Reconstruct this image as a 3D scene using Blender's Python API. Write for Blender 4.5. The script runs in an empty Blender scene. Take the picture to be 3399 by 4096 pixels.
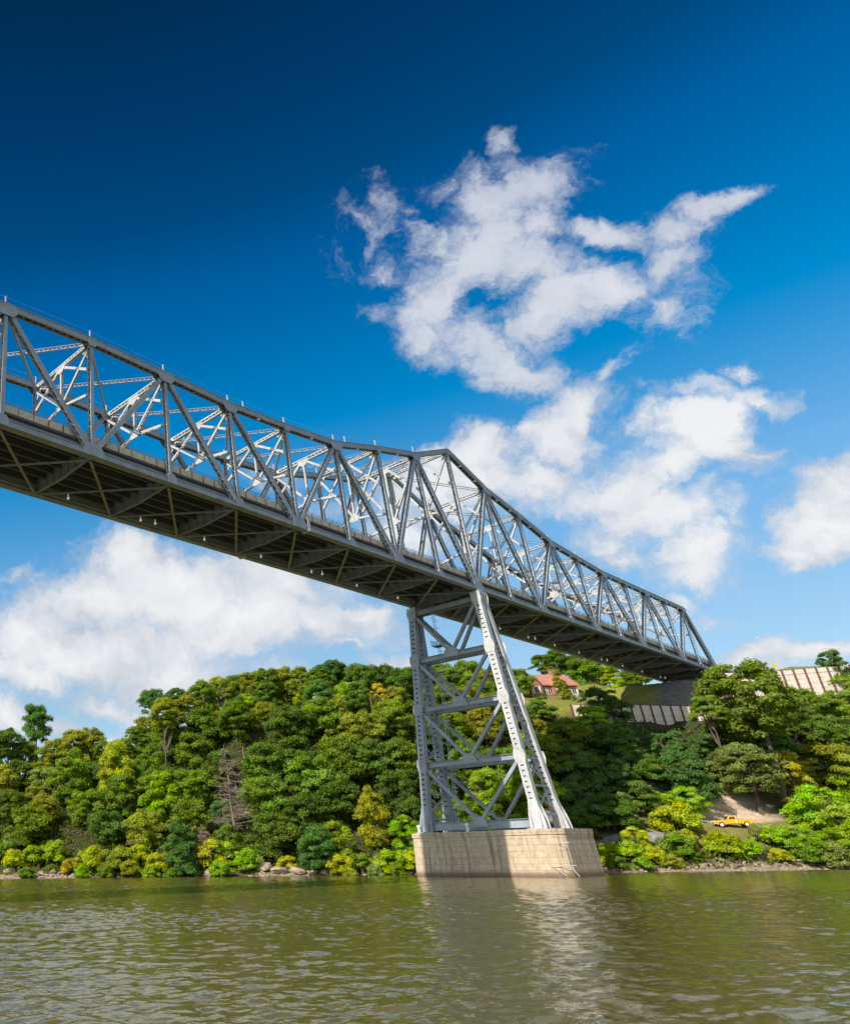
import bpy, math, random
import numpy as np
from mathutils import Vector, Matrix
random.seed(11); RNG = np.random.default_rng(11)
scene = bpy.context.scene
COL = scene.collection

# ------------------------------------------------------------------ camera
F_PX, CX_PX, CY_PX, PITCH, ROLL = 3064., 380., 2048., .4246, -.0156   # measured on the 3399 x 4096 frame
FW, FH = 3399., 4096.
CAM_Z = 3.4                                                          # a boat deck above the river
cam_d = bpy.data.cameras.new("camera"); cam = bpy.data.objects.new("camera", cam_d); COL.objects.link(cam)
cam_d.sensor_fit = 'VERTICAL'; cam_d.sensor_height = 24; cam_d.lens = F_PX / FH * 24
cam_d.shift_x = (FW/2 - CX_PX) / FH; cam_d.shift_y = 0
cam_d.clip_start = .5; cam_d.clip_end = 20000
cam.matrix_world = Matrix.Translation((0, 0, CAM_Z)) @ Matrix.Rotation(math.pi/2 + PITCH, 4, 'X') @ Matrix.Rotation(ROLL, 4, 'Z')
scene.camera = cam
scene.view_settings.view_transform = 'Standard'; scene.view_settings.look = 'None'
scene.view_settings.exposure = .18; scene.view_settings.gamma = 1
scene.cycles.max_bounces = 6; scene.cycles.transparent_max_bounces = 8
scene.cycles.use_denoising = True

SC = FW / 1743.   # survey coordinates: the photograph at 1743 x 2100
def ray(dx, dy):
    u, v = dx*SC - CX_PX, dy*SC - CY_PX
    cr, sr = math.cos(-ROLL), math.sin(-ROLL)
    u, v = u*cr - v*sr, u*sr + v*cr
    c, s = math.cos(PITCH), math.sin(PITCH)
    return np.array([u, F_PX*c + v*s, F_PX*s - v*c])
def at(dx, dy, dep):
    r = ray(dx, dy); r = r / r[1] * dep
    return np.array([r[0], r[1], r[2] + CAM_Z])
def project(x, y, z):
    z = z - CAM_Z; c, s = math.cos(PITCH), math.sin(PITCH)
    a, b, e = x, y*c + z*s, -y*s + z*c
    u, v = F_PX*a/b, -F_PX*e/b
    cr, sr = math.cos(ROLL), math.sin(ROLL)
    return (CX_PX + u*cr - v*sr)/SC, (CY_PX + u*sr + v*cr)/SC

# ------------------------------------------------------------------ bridge frame of reference
X0, Y0, AZ = 67.6, 129.94, .919
PANEL, WID, ZB = 12.19, 12.4, 46.06
BD = np.array([math.sin(AZ), math.cos(AZ), 0.]); BN = np.array([-BD[1], BD[0], 0.]); UP = np.array([0., 0., 1.])
def br(s, t, z): return np.array([X0, Y0, 0.]) + BD*s + BN*t + UP*z
def tobr(x, y):
    q = np.array([x - X0, y - Y0, 0.]); return q @ BD, q @ BN

# ------------------------------------------------------------------ sun and sky
SUN_EL = math.radians(41)
sd = -BD + BN*(-.05*math.tan(SUN_EL)); sd = sd/np.linalg.norm(sd)
SUN = np.array([sd[0]*math.cos(SUN_EL), sd[1]*math.cos(SUN_EL), math.sin(SUN_EL)])   # towards the sun
ld = bpy.data.lights.new("sun", 'SUN'); ld.energy = 5.0; ld.angle = math.radians(.5); ld.color = (1, .93, .82)
lo = bpy.data.objects.new("sun", ld); COL.objects.link(lo)
lo.rotation_euler = Vector(-SUN).to_track_quat('-Z', 'Y').to_euler(); lo.location = (-100, -100, 150)

world = bpy.data.worlds.new("World"); scene.world = world; world.use_nodes = True
class NT:
    def __init__(s, tree): s.t = tree; s.n = tree.nodes; s.l = tree.links
    def new(s, typ, ins=None, **kw):
        nd = s.n.new(typ)
        for k, v in kw.items(): setattr(nd, k, v)
        for k, v in (ins or {}).items():
            if isinstance(v, bpy.types.NodeSocket): s.l.new(v, nd.inputs[k])
            else: nd.inputs[k].default_value = v
        return nd
    def math(s, op, a, b=0., c=0., clamp=False):
        nd = s.n.new('ShaderNodeMath'); nd.operation = op; nd.use_clamp = clamp
        for i, v in enumerate((a, b, c)):
            if isinstance(v, bpy.types.NodeSocket): s.l.new(v, nd.inputs[i])
            else: nd.inputs[i].default_value = v
        return nd.outputs[0]
    def vmath(s, op, a, b=(0, 0, 0), out=0):
        nd = s.n.new('ShaderNodeVectorMath'); nd.operation = op
        for i, v in enumerate((a, b)):
            if isinstance(v, bpy.types.NodeSocket): s.l.new(v, nd.inputs[i])
            else: nd.inputs[i].default_value = v
        return nd.outputs[out]
    def smooth(s, v, lo, hi, a=0., b=1.):
        return s.new('ShaderNodeMapRange', {0: v, 1: lo, 2: hi, 3: a, 4: b}, interpolation_type='SMOOTHSTEP').outputs[0]
    def mix(s, f, a, b, typ='RGBA', blend='MIX'):
        nd = s.n.new('ShaderNodeMix'); nd.data_type = typ; nd.blend_type = blend
        idx = (0, 6, 7) if typ == 'RGBA' else (0, 2, 3)
        for i, v in zip(idx, (f, a, b)):
            if isinstance(v, bpy.types.NodeSocket): s.l.new(v, nd.inputs[i])
            else: nd.inputs[i].default_value = v
        return nd.outputs[2 if typ == 'RGBA' else 0]
    def ramp(s, f, stops, interp='LINEAR'):
        nd = s.n.new('ShaderNodeValToRGB'); nd.color_ramp.interpolation = interp
        s.l.new(f, nd.inputs[0]); el = nd.color_ramp.elements
        while len(el) < len(stops): el.new(.5)
        for e, (p, c) in zip(el, stops): e.position = p; e.color = (*c, 1) if len(c) == 3 else c
        return nd.outputs[0]

world.cycles.sampling_method = "NONE"
wt = NT(world.node_tree); wt.n.clear()
pz, pe = math.radians(-148), math.radians(78)
dax = (math.sin(pz)*math.cos(pe), math.cos(pz)*math.cos(pe), math.sin(pe))
SKYK = .0755
POL = [(0, (1.5, 1.3, 1.1)), (.45, (1.2, 1.1, 1.)), (.66, (.0, .28, .47)), (.735, (0., .26, .44)), (.85, (0., .38, .72)), (.988, (0., .62, 1.06)), (1.06, (0., .93, 1.6)), (1.2, (0., 1.38, 2.0)), (1.26, (0., 1.58, 2.14)), (1.33, (.5, 1.75, 2.12)), (1.41, (1.15, 1.92, 2.05)), (1.57, (1.45, 1.6, 1.55)), (1.7, (1.25, 1.4, 1.4))]
sky_f = ray(871, 900); sky_f /= np.linalg.norm(sky_f)
sky_r = np.cross(sky_f, UP); sky_r /= np.linalg.norm(sky_r); sky_u = np.cross(sky_r, sky_f)
def to_uv(dx, dy):
    r = ray(dx, dy); return np.array([r @ sky_r, r @ sky_u]) / (r @ sky_f)
CLOUDS = [  # x, y, rx, ry, turn, weight (survey coordinates)
 (1048,278,38,30,0,0.62),(1095,350,105,60,-20,0.765),(1150,335,40,25,0,0.54),(1000,420,75,70,0,0.81),(960,510,115,85,-45,0.9),(895,630,85,105,0,0.99),(885,705,50,45,0,0.81),
 (1000,705,130,65,30,0.9),(1060,765,115,45,0,0.81),(1130,650,140,65,-30,0.945),(1255,590,140,60,-28,0.9),(1350,535,90,50,-20,0.81),(1385,475,90,38,-12,0.9),
 (1485,425,60,28,-15,0.765),(1240,470,140,36,8,0.95),(1060,560,100,65,0,0.81),(1090,460,80,60,0,0.81),(1330,640,70,50,0,0.54),
 (785,425,26,44,-15,0.328),(738,465,40,28,20,0.295),(772,485,22,38,0,0.314),(832,430,34,22,0,0.289),(855,477,44,16,30,0.301),(795,560,75,34,10,0.301),(785,650,44,34,0,0.314),(900,380,60,40,-30,0.36),
 (1205,840,75,70,-45,1.05),(1260,770,60,26,-35,0.675),(1180,905,95,60,0,1),(985,935,100,60,0,1),(1030,985,120,60,0,0.9),(1110,985,110,40,0,0.8),
 (1450,885,100,62,0,1.15),(1490,945,110,50,0,1.05),(1380,965,80,45,0,0.9),(1570,950,60,18,-8,0.75),(1260,1010,160,55,0,0.85),(1340,1050,150,60,0,0.85),
 (1260,1110,90,45,0,0.65),(1440,1135,85,55,0,0.85),(1280,1145,70,25,0,0.7),(1495,758,38,15,-15,0.54),(1540,815,95,22,0,0.5),(1420,800,60,18,0,0.4),
 (1700,1070,125,60,-25,1.15),(1750,1005,90,75,-35,1.15),(1650,1110,90,35,0,0.95),
 (330,1175,190,75,8,1.1),(190,1225,150,75,0,1.05),(430,1240,260,85,4,1.2),(200,1330,230,90,0,1.15),(500,1270,220,70,0,1.15),(660,1270,150,50,0,1),
 (310,1375,250,60,8,1),(70,1300,120,85,0,1),(50,1380,110,45,0,0.95),(730,1250,95,26,-5,0.85),(560,1185,160,60,12,1),
 (10,1465,60,45,20,0.85),(230,1445,110,28,8,0.75),(300,1470,50,36,0,0.7),(140,1492,80,28,0,0.75),(215,1508,45,26,0,0.75),(25,1175,60,20,-20,0.45),(90,1165,60,14,-30,0.4),
 (900,1010,180,70,0,0.75),(840,1090,130,60,0,0.7),(700,1040,120,40,0,0.5),(560,985,70,26,0,0.45),(300,920,60,20,0,0.35),
 (1560,1340,140,28,-4,0.8),(1720,1335,120,22,0,0.7),(1455,1265,50,24,0,0.5),(815,1355,70,22,0,0.8),(720,1320,70,18,0,0.5),(1390,1225,40,20,0,0.4)]
def sky_part(blobs, amp=2.05, off=-.95, dim=.95):
    """Polarised blue sky with one bank of clouds: soft ellipses on the celestial sphere torn by fractal noise."""
    wdir = wt.new('ShaderNodeTexCoord').outputs['Generated']
    sky = wt.new('ShaderNodeTexSky', sky_type='NISHITA', sun_disc=False, sun_elevation=SUN_EL,
                 sun_rotation=math.atan2(SUN[0], SUN[1]), air_density=1.0, dust_density=.3, ozone_density=2.0)
    ang = wt.math('ARCCOSINE', wt.vmath('DOT_PRODUCT', wdir, dax, out=1))
    skyc = wt.mix(1., sky.outputs[0], (SKYK*2.5, SKYK*2.5, SKYK*2.5, 1), blend='MULTIPLY')
    pol = wt.ramp(wt.math('DIVIDE', ang, 1.75), [(p/1.75, tuple(c/2.5 for c in q)) for p, q in POL])
    skyc = wt.mix(1., skyc, pol, blend='MULTIPLY')
    df = wt.vmath('DOT_PRODUCT', wdir, tuple(sky_f), out=1); dfc = wt.math('MAXIMUM', df, .05)
    U = wt.math('DIVIDE', wt.vmath('DOT_PRODUCT', wdir, tuple(sky_r), out=1), dfc)
    V = wt.math('DIVIDE', wt.vmath('DOT_PRODUCT', wdir, tuple(sky_u), out=1), dfc)
    uv = wt.new('ShaderNodeCombineXYZ', {0: U, 1: V}).outputs[0]
    w1 = wt.new('ShaderNodeTexNoise', {'Vector': uv, 'Scale': 8., 'Detail': 6., 'Roughness': .62})
    w2 = wt.vmath('SUBTRACT', w1.outputs['Color'], (.5, .5, .5))
    uvw = wt.vmath('ADD', uv, wt.new('ShaderNodeVectorMath', {0: w2, 'Scale': .13}, operation='SCALE').outputs[0])
    dens = None
    for (bx, by, rx, ry, rot, w) in blobs:
        c = to_uv(bx, by); a = math.radians(rot)
        ex = to_uv(bx + math.cos(a), by + math.sin(a)) - c; ey = to_uv(bx - math.sin(a), by + math.cos(a)) - c
        mp = wt.new('ShaderNodeMapping', {'Vector': uvw, 'Location': (c[0], c[1], 0), 'Rotation': (0, 0, math.atan2(ex[1], ex[0])),
             'Scale': (np.linalg.norm(ex)*rx*1.35, np.linalg.norm(ey)*ry*1.35, 1)}, vector_type='TEXTURE')
        v = wt.math('MULTIPLY_ADD', wt.vmath('LENGTH', mp.outputs[0], out=1), -w, w)
        dens = v if dens is None else wt.math('SMOOTH_MAX', dens, v, .12)
    fb = wt.new('ShaderNodeTexNoise', {'Vector': uvw, 'Scale': 12., 'Detail': 10., 'Roughness': .68, 'Distortion': .25}).outputs[0]
    fb2 = wt.new('ShaderNodeTexNoise', {'Vector': uvw, 'Scale': 5.5, 'Detail': 6., 'Roughness': .58}).outputs[0]
    dn = wt.math('ADD', dens, wt.math('MULTIPLY_ADD', fb, amp, off))
    alpha = wt.math('MULTIPLY', wt.math('MULTIPLY', wt.smooth(dn, .0, .74), wt.smooth(df, .1, .3)), dim)
    shade = wt.smooth(wt.math('ADD', wt.math('MULTIPLY', dn, .35), wt.math('MULTIPLY', fb2, 1.)), .45, 1.0)
    elev = wt.new('ShaderNodeSeparateXYZ', {0: wdir}).outputs[2]
    hi_white = wt.mix(wt.smooth(elev, .3, .75), (.82, .82, .82, 1), (.62, .64, .71, 1))
    lo_white = wt.mix(wt.smooth(elev, .3, .75), (.47, .51, .58, 1), (.45, .50, .61, 1))
    final = wt.mix(alpha, skyc, wt.mix(shade, lo_white, hi_white))
    return wt.new('ShaderNodeBackground', {'Color': final, 'Strength': 1.}).outputs[0]
upper = [b for b in CLOUDS if b[1] < 870 and b[0] > 650]
lowl = [b for b in CLOUDS if b[1] > 760 and b[0] < 1010]
lowr = [b for b in CLOUDS if b[1] > 740 and b[0] > 760]
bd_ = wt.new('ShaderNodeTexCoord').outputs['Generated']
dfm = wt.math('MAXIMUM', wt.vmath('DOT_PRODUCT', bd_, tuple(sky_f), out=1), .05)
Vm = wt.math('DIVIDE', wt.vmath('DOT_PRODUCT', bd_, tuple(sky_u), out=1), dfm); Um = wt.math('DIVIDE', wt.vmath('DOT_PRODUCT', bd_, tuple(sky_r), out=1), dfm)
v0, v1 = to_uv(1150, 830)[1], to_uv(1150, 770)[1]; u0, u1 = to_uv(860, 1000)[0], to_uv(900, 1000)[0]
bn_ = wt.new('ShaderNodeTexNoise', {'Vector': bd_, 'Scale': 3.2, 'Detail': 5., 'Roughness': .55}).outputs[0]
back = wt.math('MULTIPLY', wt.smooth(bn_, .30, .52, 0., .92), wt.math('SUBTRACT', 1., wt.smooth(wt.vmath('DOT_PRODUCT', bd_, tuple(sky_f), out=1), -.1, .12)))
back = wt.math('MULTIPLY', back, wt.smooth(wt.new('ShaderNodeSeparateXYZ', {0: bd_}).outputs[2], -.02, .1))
low = wt.new('ShaderNodeMixShader', {0: wt.smooth(Um, u0, u1), 1: sky_part(lowl, 1.35, -.62), 2: sky_part(lowr, 1.8, -.84)}).outputs[0]
front = wt.new('ShaderNodeMixShader', {0: wt.smooth(Vm, v0, v1), 1: low, 2: sky_part(upper, 2.2, -1.06, .9)}).outputs[0]
fill_clouds = wt.new('ShaderNodeBackground', {'Color': (.95, .93, .90, 1), 'Strength': 1.0}).outputs[0]  # unseen white clouds behind the viewer, added for neutral fill light
wo = wt.new('ShaderNodeOutputWorld'); wt.l.new(wt.new('ShaderNodeMixShader', {0: back, 1: front, 2: fill_clouds}).outputs[0], wo.inputs[0])

# ------------------------------------------------------------------ materials
def new_mat(name):
    m = bpy.data.materials.new(name); m.use_nodes = True; t = NT(m.node_tree)
    p = m.node_tree.nodes['Principled BSDF']; return m, t, p
def simple(name, col, rough=.6, metal=0., var=.25, scale=3., bump=0.):
    m, t, p = new_mat(name)
    co = t.new('ShaderNodeTexCoord').outputs['Object']
    n = t.new('ShaderNodeTexNoise', {'Vector': co, 'Scale': scale, 'Detail': 6., 'Roughness': .65}).outputs[0]
    a = tuple(c*(1-var) for c in col) + (1,); b = tuple(min(1, c*(1+var)) for c in col) + (1,)
    t.l.new(t.mix(t.smooth(n, .25, .75), a, b), p.inputs['Base Color'])
    p.inputs['Roughness'].default_value = rough; p.inputs['Metallic'].default_value = metal
    if bump:
        bn = t.new('ShaderNodeBump', {'Height': n, 'Strength': bump, 'Distance': .1}); t.l.new(bn.outputs[0], p.inputs['Normal'])
    return m
def steel_mat(name, col, rust=.5):
    m, t, p = new_mat(name)
    co = t.new('ShaderNodeTexCoord').outputs['Object']
    n = t.new('ShaderNodeTexNoise', {'Vector': co, 'Scale': .55, 'Detail': 8., 'Roughness': .7}).outputs[0]
    a = tuple(c*.80 for c in col) + (1,); b = tuple(c*1.12 for c in col) + (1,)
    base = t.mix(t.smooth(n, .3, .7), a, b)
    n2 = t.new('ShaderNodeTexNoise', {'Vector': co, 'Scale': 1.3, 'Detail': 11., 'Roughness': .82}).outputs[0]
    n3 = t.new('ShaderNodeTexNoise', {'Vector': co, 'Scale': 3.5, 'Detail': 8., 'Roughness': .75}).outputs[0]
    base = t.mix(t.smooth(n3, .48, .70, 0., .38), base, tuple(c*.42 for c in col) + (1,))
    t.l.new(t.mix(t.smooth(n2, .585, .68, 0., rust), base, (.22, .10, .045, 1)), p.inputs['Base Color'])
    p.inputs['Roughness'].default_value = .5; p.inputs['Specular IOR Level'].default_value = .35
    return m
M = {}
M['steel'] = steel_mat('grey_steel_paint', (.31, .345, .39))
M['steel_sunlit'] = steel_mat('sunlit_steel_paint', (.51, .515, .52))  # paler copy of the steel paint, sunlight put into its colour
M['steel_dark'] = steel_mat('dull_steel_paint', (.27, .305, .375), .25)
M['steel_deep'] = steel_mat('shaded_stringer_paint', (.13, .145, .175), .25)  # darker copy of the steel paint, shade between the floor beams put into it
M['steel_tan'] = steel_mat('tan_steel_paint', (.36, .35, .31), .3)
M['concrete_dark'] = simple('deck_concrete', (.075, .08, .095), .9)
M['glossy_white'] = simple('glossy_white', (.85, .85, .82), .35, var=.05)
lm, lt, lpn = new_mat('lit_lamp_globe'); lpn.inputs['Base Color'].default_value = (.9, .9, .86, 1); lpn.inputs['Emission Color'].default_value = (1, .97, .9, 1); lpn.inputs['Emission Strength'].default_value = .3; M['lamp_lit'] = lm
M['cable'] = simple('cable_steel', (.3, .3, .32), .5)
def parapet_mat():
    m, t, p = new_mat('rust_streaked_concrete')
    co = t.new('ShaderNodeTexCoord').outputs['UV']
    sx = t.new('ShaderNodeSeparateXYZ', {0: co})
    n = t.new('ShaderNodeTexNoise', {'Vector': co, 'Scale': 1.4, 'Detail': 8., 'Roughness': .7}).outputs[0]
    base = t.mix(t.smooth(n, .25, .75), (.46, .38, .26, 1), (.70, .60, .44, 1))
    fr = t.math('FRACT', t.math('DIVIDE', sx.outputs[0], 2.032))
    joint = t.math('SUBTRACT', 1., t.smooth(t.math('ABSOLUTE', t.math('SUBTRACT', fr, .5)), 0., .13))
    st = t.new('ShaderNodeCombineXYZ', {0: t.math('MULTIPLY', sx.outputs[0], 3.), 1: t.math('MULTIPLY', sx.outputs[1], .35)}).outputs[0]
    n2 = t.new('ShaderNodeTexNoise', {'Vector': st, 'Scale': 1., 'Detail': 6., 'Roughness': .75}).outputs[0]
    big = t.new('ShaderNodeTexNoise', {'Vector': co, 'Scale': .12, 'Detail': 2.}).outputs[0]
    rust = t.math('MULTIPLY', t.smooth(t.math('ADD', t.math('MULTIPLY', joint, .34), n2), .56, .80), t.smooth(big, .35, .6, .5, 1.))
    t.l.new(t.mix(rust, base, (.26, .085, .02, 1)), p.inputs['Base Color'])
    p.inputs['Roughness'].default_value = .9
    return m
M['parapet'] = parapet_mat()
def stone_mat():
    m, t, p = new_mat('granite_ashlar')
    uvn = t.new('ShaderNodeTexCoord').outputs['UV']
    bk = t.new('ShaderNodeTexBrick', {'Vector': uvn, 'Color1': (.46, .34, .23, 1), 'Color2': (.62, .48, .34, 1), 'Mortar': (.12, .09, .065, 1), 'Scale': 1.,
               'Mortar Size': .035, 'Mortar Smooth': .3, 'Brick Width': 1.9, 'Row Height': .86, 'Bias': .1}, offset=.5)
    n = t.new('ShaderNodeTexNoise', {'Vector': uvn, 'Scale': 1.1, 'Detail': 11., 'Roughness': .78}).outputs[0]
    c = t.mix(.74, bk.outputs['Color'], t.mix(t.smooth(n, .3, .7), (.36, .27, .18, 1), (.70, .56, .41, 1)))
    s = t.new('ShaderNodeSeparateXYZ', {0: uvn})
    sv = t.new('ShaderNodeCombineXYZ', {0: t.math('MULTIPLY', s.outputs[0], 1.6), 1: t.math('MULTIPLY', s.outputs[1], .07)}).outputs[0]
    n2 = t.new('ShaderNodeTexNoise', {'Vector': sv, 'Scale': 1., 'Detail': 8., 'Roughness': .7}).outputs[0]
    c = t.mix(t.smooth(n2, .49, .68, 0., .68), c, (.085, .065, .048, 1))
    n3 = t.new('ShaderNodeTexNoise', {'Vector': sv, 'Scale': 1.7, 'Detail': 9., 'Roughness': .8}).outputs[0]
    low = t.math('MULTIPLY', t.smooth(n3, .60, .70), t.math('SUBTRACT', 1., t.smooth(s.outputs[1], 2.2, 3.4)))
    c = t.mix(t.math('MULTIPLY', low, .7), c, (.70, .68, .65, 1))
    tide = t.math('SUBTRACT', 1., t.smooth(s.outputs[1], .2, 1.0))
    c = t.mix(t.math('MULTIPLY', tide, .8), c, (.13, .075, .048, 1))
    t.l.new(c, p.inputs['Base Color']); p.inputs['Roughness'].default_value = .9
    h = t.math('SUBTRACT', t.math('MULTIPLY', n, .5), bk.outputs['Fac'])
    bn = t.new('ShaderNodeBump', {'Height': h, 'Strength': .6, 'Distance': .08}); t.l.new(bn.outputs[0], p.inputs['Normal'])
    return m
M['stone'] = stone_mat()
def foliage_mat(name, transl=.48):
    m, t, p = new_mat(name)
    oi = t.new('ShaderNodeObjectInfo')
    at_ = t.new('ShaderNodeAttribute', attribute_name='leaf', attribute_type='GEOMETRY')
    sp = t.new('ShaderNodeSeparateColor', {0: at_.outputs['Color']})
    hs = t.new('ShaderNodeHueSaturation', {'Color': oi.outputs['Color'], 'Hue': t.math('MULTIPLY_ADD', sp.outputs[0], .05, .475),
              'Saturation': t.math('MULTIPLY_ADD', sp.outputs[2], .3, .85), 'Value': t.math('MULTIPLY_ADD', sp.outputs[1], .9, .55)}).outputs[0]
    df_ = t.new('ShaderNodeBsdfDiffuse', {'Color': hs}); 
    tr = t.new('ShaderNodeBsdfTranslucent', {'Color': t.mix(1., hs, (1.25, 1.15, .5, 1), blend='MULTIPLY')})
    mx = t.new('ShaderNodeMixShader', {0: transl, 1: df_.outputs[0], 2: tr.outputs[0]})
    t.n.remove(p); t.l.new(mx.outputs[0], t.n['Material Output'].inputs[0])
    return m
M['leaf'] = foliage_mat('foliage')
M['bark'] = simple('bark', (.11, .085, .06), .95, var=.4, scale=4.)
M['bark_pale'] = simple('dead_bark', (.30, .225, .18), .95, var=.3, scale=4.)
M['rock'] = simple('shore_rock', (.34, .27, .20), .9, var=.45, scale=1.3, bump=.6)
M['wood_grey'] = simple('driftwood', (.30, .24, .19), .9, var=.35, scale=2.)
M['wallpanel'] = simple('pale_concrete_panel', (.74, .67, .61), .85, var=.12, scale=.8)
M['rustpost'] = simple('rusty_post', (.20, .07, .04), .8, var=.3)
M['brick'] = simple('red_brick', (.42, .19, .13), .9, var=.3, scale=1.5)
M['roof'] = simple('red_roof_tile', (.48, .20, .15), .8, var=.2, scale=1.5)
M['white'] = simple('white_paint', (.78, .78, .76), .5, var=.06)
M['glass'] = simple('window_glass', (.03, .035, .04), .1, var=.1)
M['teal'] = simple('teal_girder_paint', (.02, .16, .15), .5)
M['abut'] = simple('abutment_concrete', (.30, .28, .26), .9, var=.2)
M['fieldstone'] = simple('fieldstone', (.52, .44, .38), .9, var=.35, scale=2.5)
M['truck'] = simple('orange_yellow_paint', (.85, .40, .01), .35, var=.06)
M['tyre'] = simple('tyre_rubber', (.03, .03, .03), .85)
M['hub'] = simple('white_hub', (.8, .8, .78), .4, var=.05)
M['chrome'] = simple('chrome', (.75, .75, .76), .2, .8, var=.05)
M['yellow_sign'] = simple('yellow_sign_paint', (.8, .5, .02), .5, var=.05)
M['red'] = simple('red_paint', (.55, .06, .03), .5)
M['blue'] = simple('blue_tarp', (.05, .22, .42), .5)
M['galv'] = simple('galvanised_pole', (.5, .5, .5), .5)

# ------------------------------------------------------------------ mesh helpers
class MB:
    def __init__(s): s.v = []; s.f = []; s.uv = {}
    def quad_box(s, A, B, n, w, h, m=None):
        A = np.asarray(A, float); B = np.asarray(B, float); e = B - A; L = np.linalg.norm(e)
        if L < 1e-6: return
        e /= L; n = np.asarray(n, float); n = n - e*(n @ e); n /= np.linalg.norm(n); m = np.cross(e, n)
        i = len(s.v)
        for P in (A, B):
            for a, b in ((-1, -1), (1, -1), (1, 1), (-1, 1)): s.v.append(P + n*(a*w/2) + m*(b*h/2))
        s.f += [(i, i+3, i+2, i+1), (i+4, i+5, i+6, i+7)] + [(i+k, i+(k+1) % 4, i+4+(k+1) % 4, i+4+k) for k in range(4)]
    def laced(s, A, B, n, w, h, tk=.05, pitch=.8, bar=.09, faces=(-1, 1), lip=.10):
        """Two channels side by side along n, tied by zigzag lacing on the faces normal to m."""
        A = np.asarray(A, float); B = np.asarray(B, float); e = B - A; L = np.linalg.norm(e); e /= L
        n = np.asarray(n, float); n = n - e*(n @ e); n /= np.linalg.norm(n); m = np.cross(e, n)
        for sg in (-1, 1):
            o = n*(sg*(w/2 - tk/2)); s.quad_box(A+o, B+o, n, tk, h)
            if lip:
                for q in (-1, 1):
                    o2 = n*(sg*(w/2 - tk - lip/2 + .002)) + m*(q*(h/2 - tk/2 - .003)); s.quad_box(A+o2, B+o2, n, lip, tk)
        k = max(2, int(L/pitch)); 
        for q in faces:
            for i in range(k):
                sg = 1 if i % 2 else -1
                a = A + e*(L*i/k) + n*(sg*(w/2 - tk - .02)) + m*(q*(h/2 + .012)); b = A + e*(L*(i+1)/k) - n*(sg*(w/2 - tk - .02)) + m*(q*(h/2 + .012))
                s.quad_box(a, b, n, bar, .02)
            for t0 in (.0, 1.):   # end batten plates
                a = A + e*(L*t0 + (.05 if t0 == 0 else -.75)) + m*(q*(h/2 + .026)); s.quad_box(a, a + e*.7, n, w*.96, .02)
    def battened(s, A, B, n, w, h, tk=.06, pitch=.85, plate=.52):
        A = np.asarray(A, float); B = np.asarray(B, float); e = B - A; L = np.linalg.norm(e); e /= L
        n = np.asarray(n, float); n = n - e*(n @ e); n /= np.linalg.norm(n); m = np.cross(e, n)
        for sg in (-1, 1):
            o = n*(sg*(w/2 - tk/2)); s.quad_box(A+o, B+o, n, tk, h)
            for q in (-1, 1):
                o2 = n*(sg*(w/2 - tk - .14)) + m*(q*(h/2 - tk/2 - .003)); s.quad_box(A+o2, B+o2, n, .28, tk)
        for q in (-1, 1):
            for i in range(int(L/pitch)):
                a = A + e*(i*pitch + .1) + m*(q*(h/2 - .06)); s.quad_box(a, a + e*plate, n, w - 2*tk - .02, .03)
    def tube(s, pts, rad, sides=6, cap=True):
        pts = [np.asarray(p, float) for p in pts]; rad = rad if hasattr(rad, '__len__') else [rad]*len(pts)
        i0 = len(s.v); prev = None
        for k, P in enumerate(pts):
            e = pts[min(k+1, len(pts)-1)] - pts[max(k-1, 0)]; e = e/ (np.linalg.norm(e)+1e-9)
            r = np.array([1., 0, 0]) if abs(e[0]) < .8 else np.array([0, 1., 0])
            a = np.cross(e, r); a /= np.linalg.norm(a); b = np.cross(e, a)
            for j in range(sides):
                th = 2*math.pi*j/sides; s.v.append(P + (a*math.cos(th) + b*math.sin(th))*rad[k])
        for k in range(len(pts)-1):
            for j in range(sides):
                a = i0 + k*sides + j; b = i0 + k*sides + (j+1) % sides; s.f.append((a, b, b+sides, a+sides))
        if cap:
            s.f.append(tuple(i0 + j for j in range(sides))[::-1]); s.f.append(tuple(i0 + (len(pts)-1)*sides + j for j in range(sides)))
    def prism(s, poly, off):
        """Extrude polygon (list of 3-D points) by vector off."""
        i = len(s.v); n = len(poly); off = np.asarray(off, float)
        for p in poly: s.v.append(np.asarray(p, float))
        for p in poly: s.v.append(np.asarray(p, float) + off)
        s.f.append(tuple(range(i, i+n))); s.f.append(tuple(range(i+2*n-1, i+n-1, -1)))
        for k in range(n): s.f.append((i+k, i+n+k, i+n+(k+1) % n, i+(k+1) % n))
    def sphere(s, c, r, seg=8, rings=5, sq=(1, 1, 1)):
        i0 = len(s.v); c = np.asarray(c, float)
        for a in range(1, rings):
            th = math.pi*a/rings
            for j in range(seg):
                ph = 2*math.pi*j/seg; s.v.append(c + r*np.array([math.sin(th)*math.cos(ph)*sq[0], math.sin(th)*math.sin(ph)*sq[1], math.cos(th)*sq[2]]))
        tp = len(s.v); s.v.append(c + np.array([0, 0, r*sq[2]])); bt = len(s.v); s.v.append(c - np.array([0, 0, r*sq[2]]))
        for a in range(rings-2):
            for j in range(seg):
                p = i0+a*seg+j; q = i0+a*seg+(j+1) % seg; s.f.append((p, p+seg, q+seg, q))
        for j in range(seg):
            s.f.append((tp, i0+j, i0+(j+1) % seg)); s.f.append((bt, i0+(rings-2)*seg+(j+1) % seg, i0+(rings-2)*seg+j))
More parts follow.
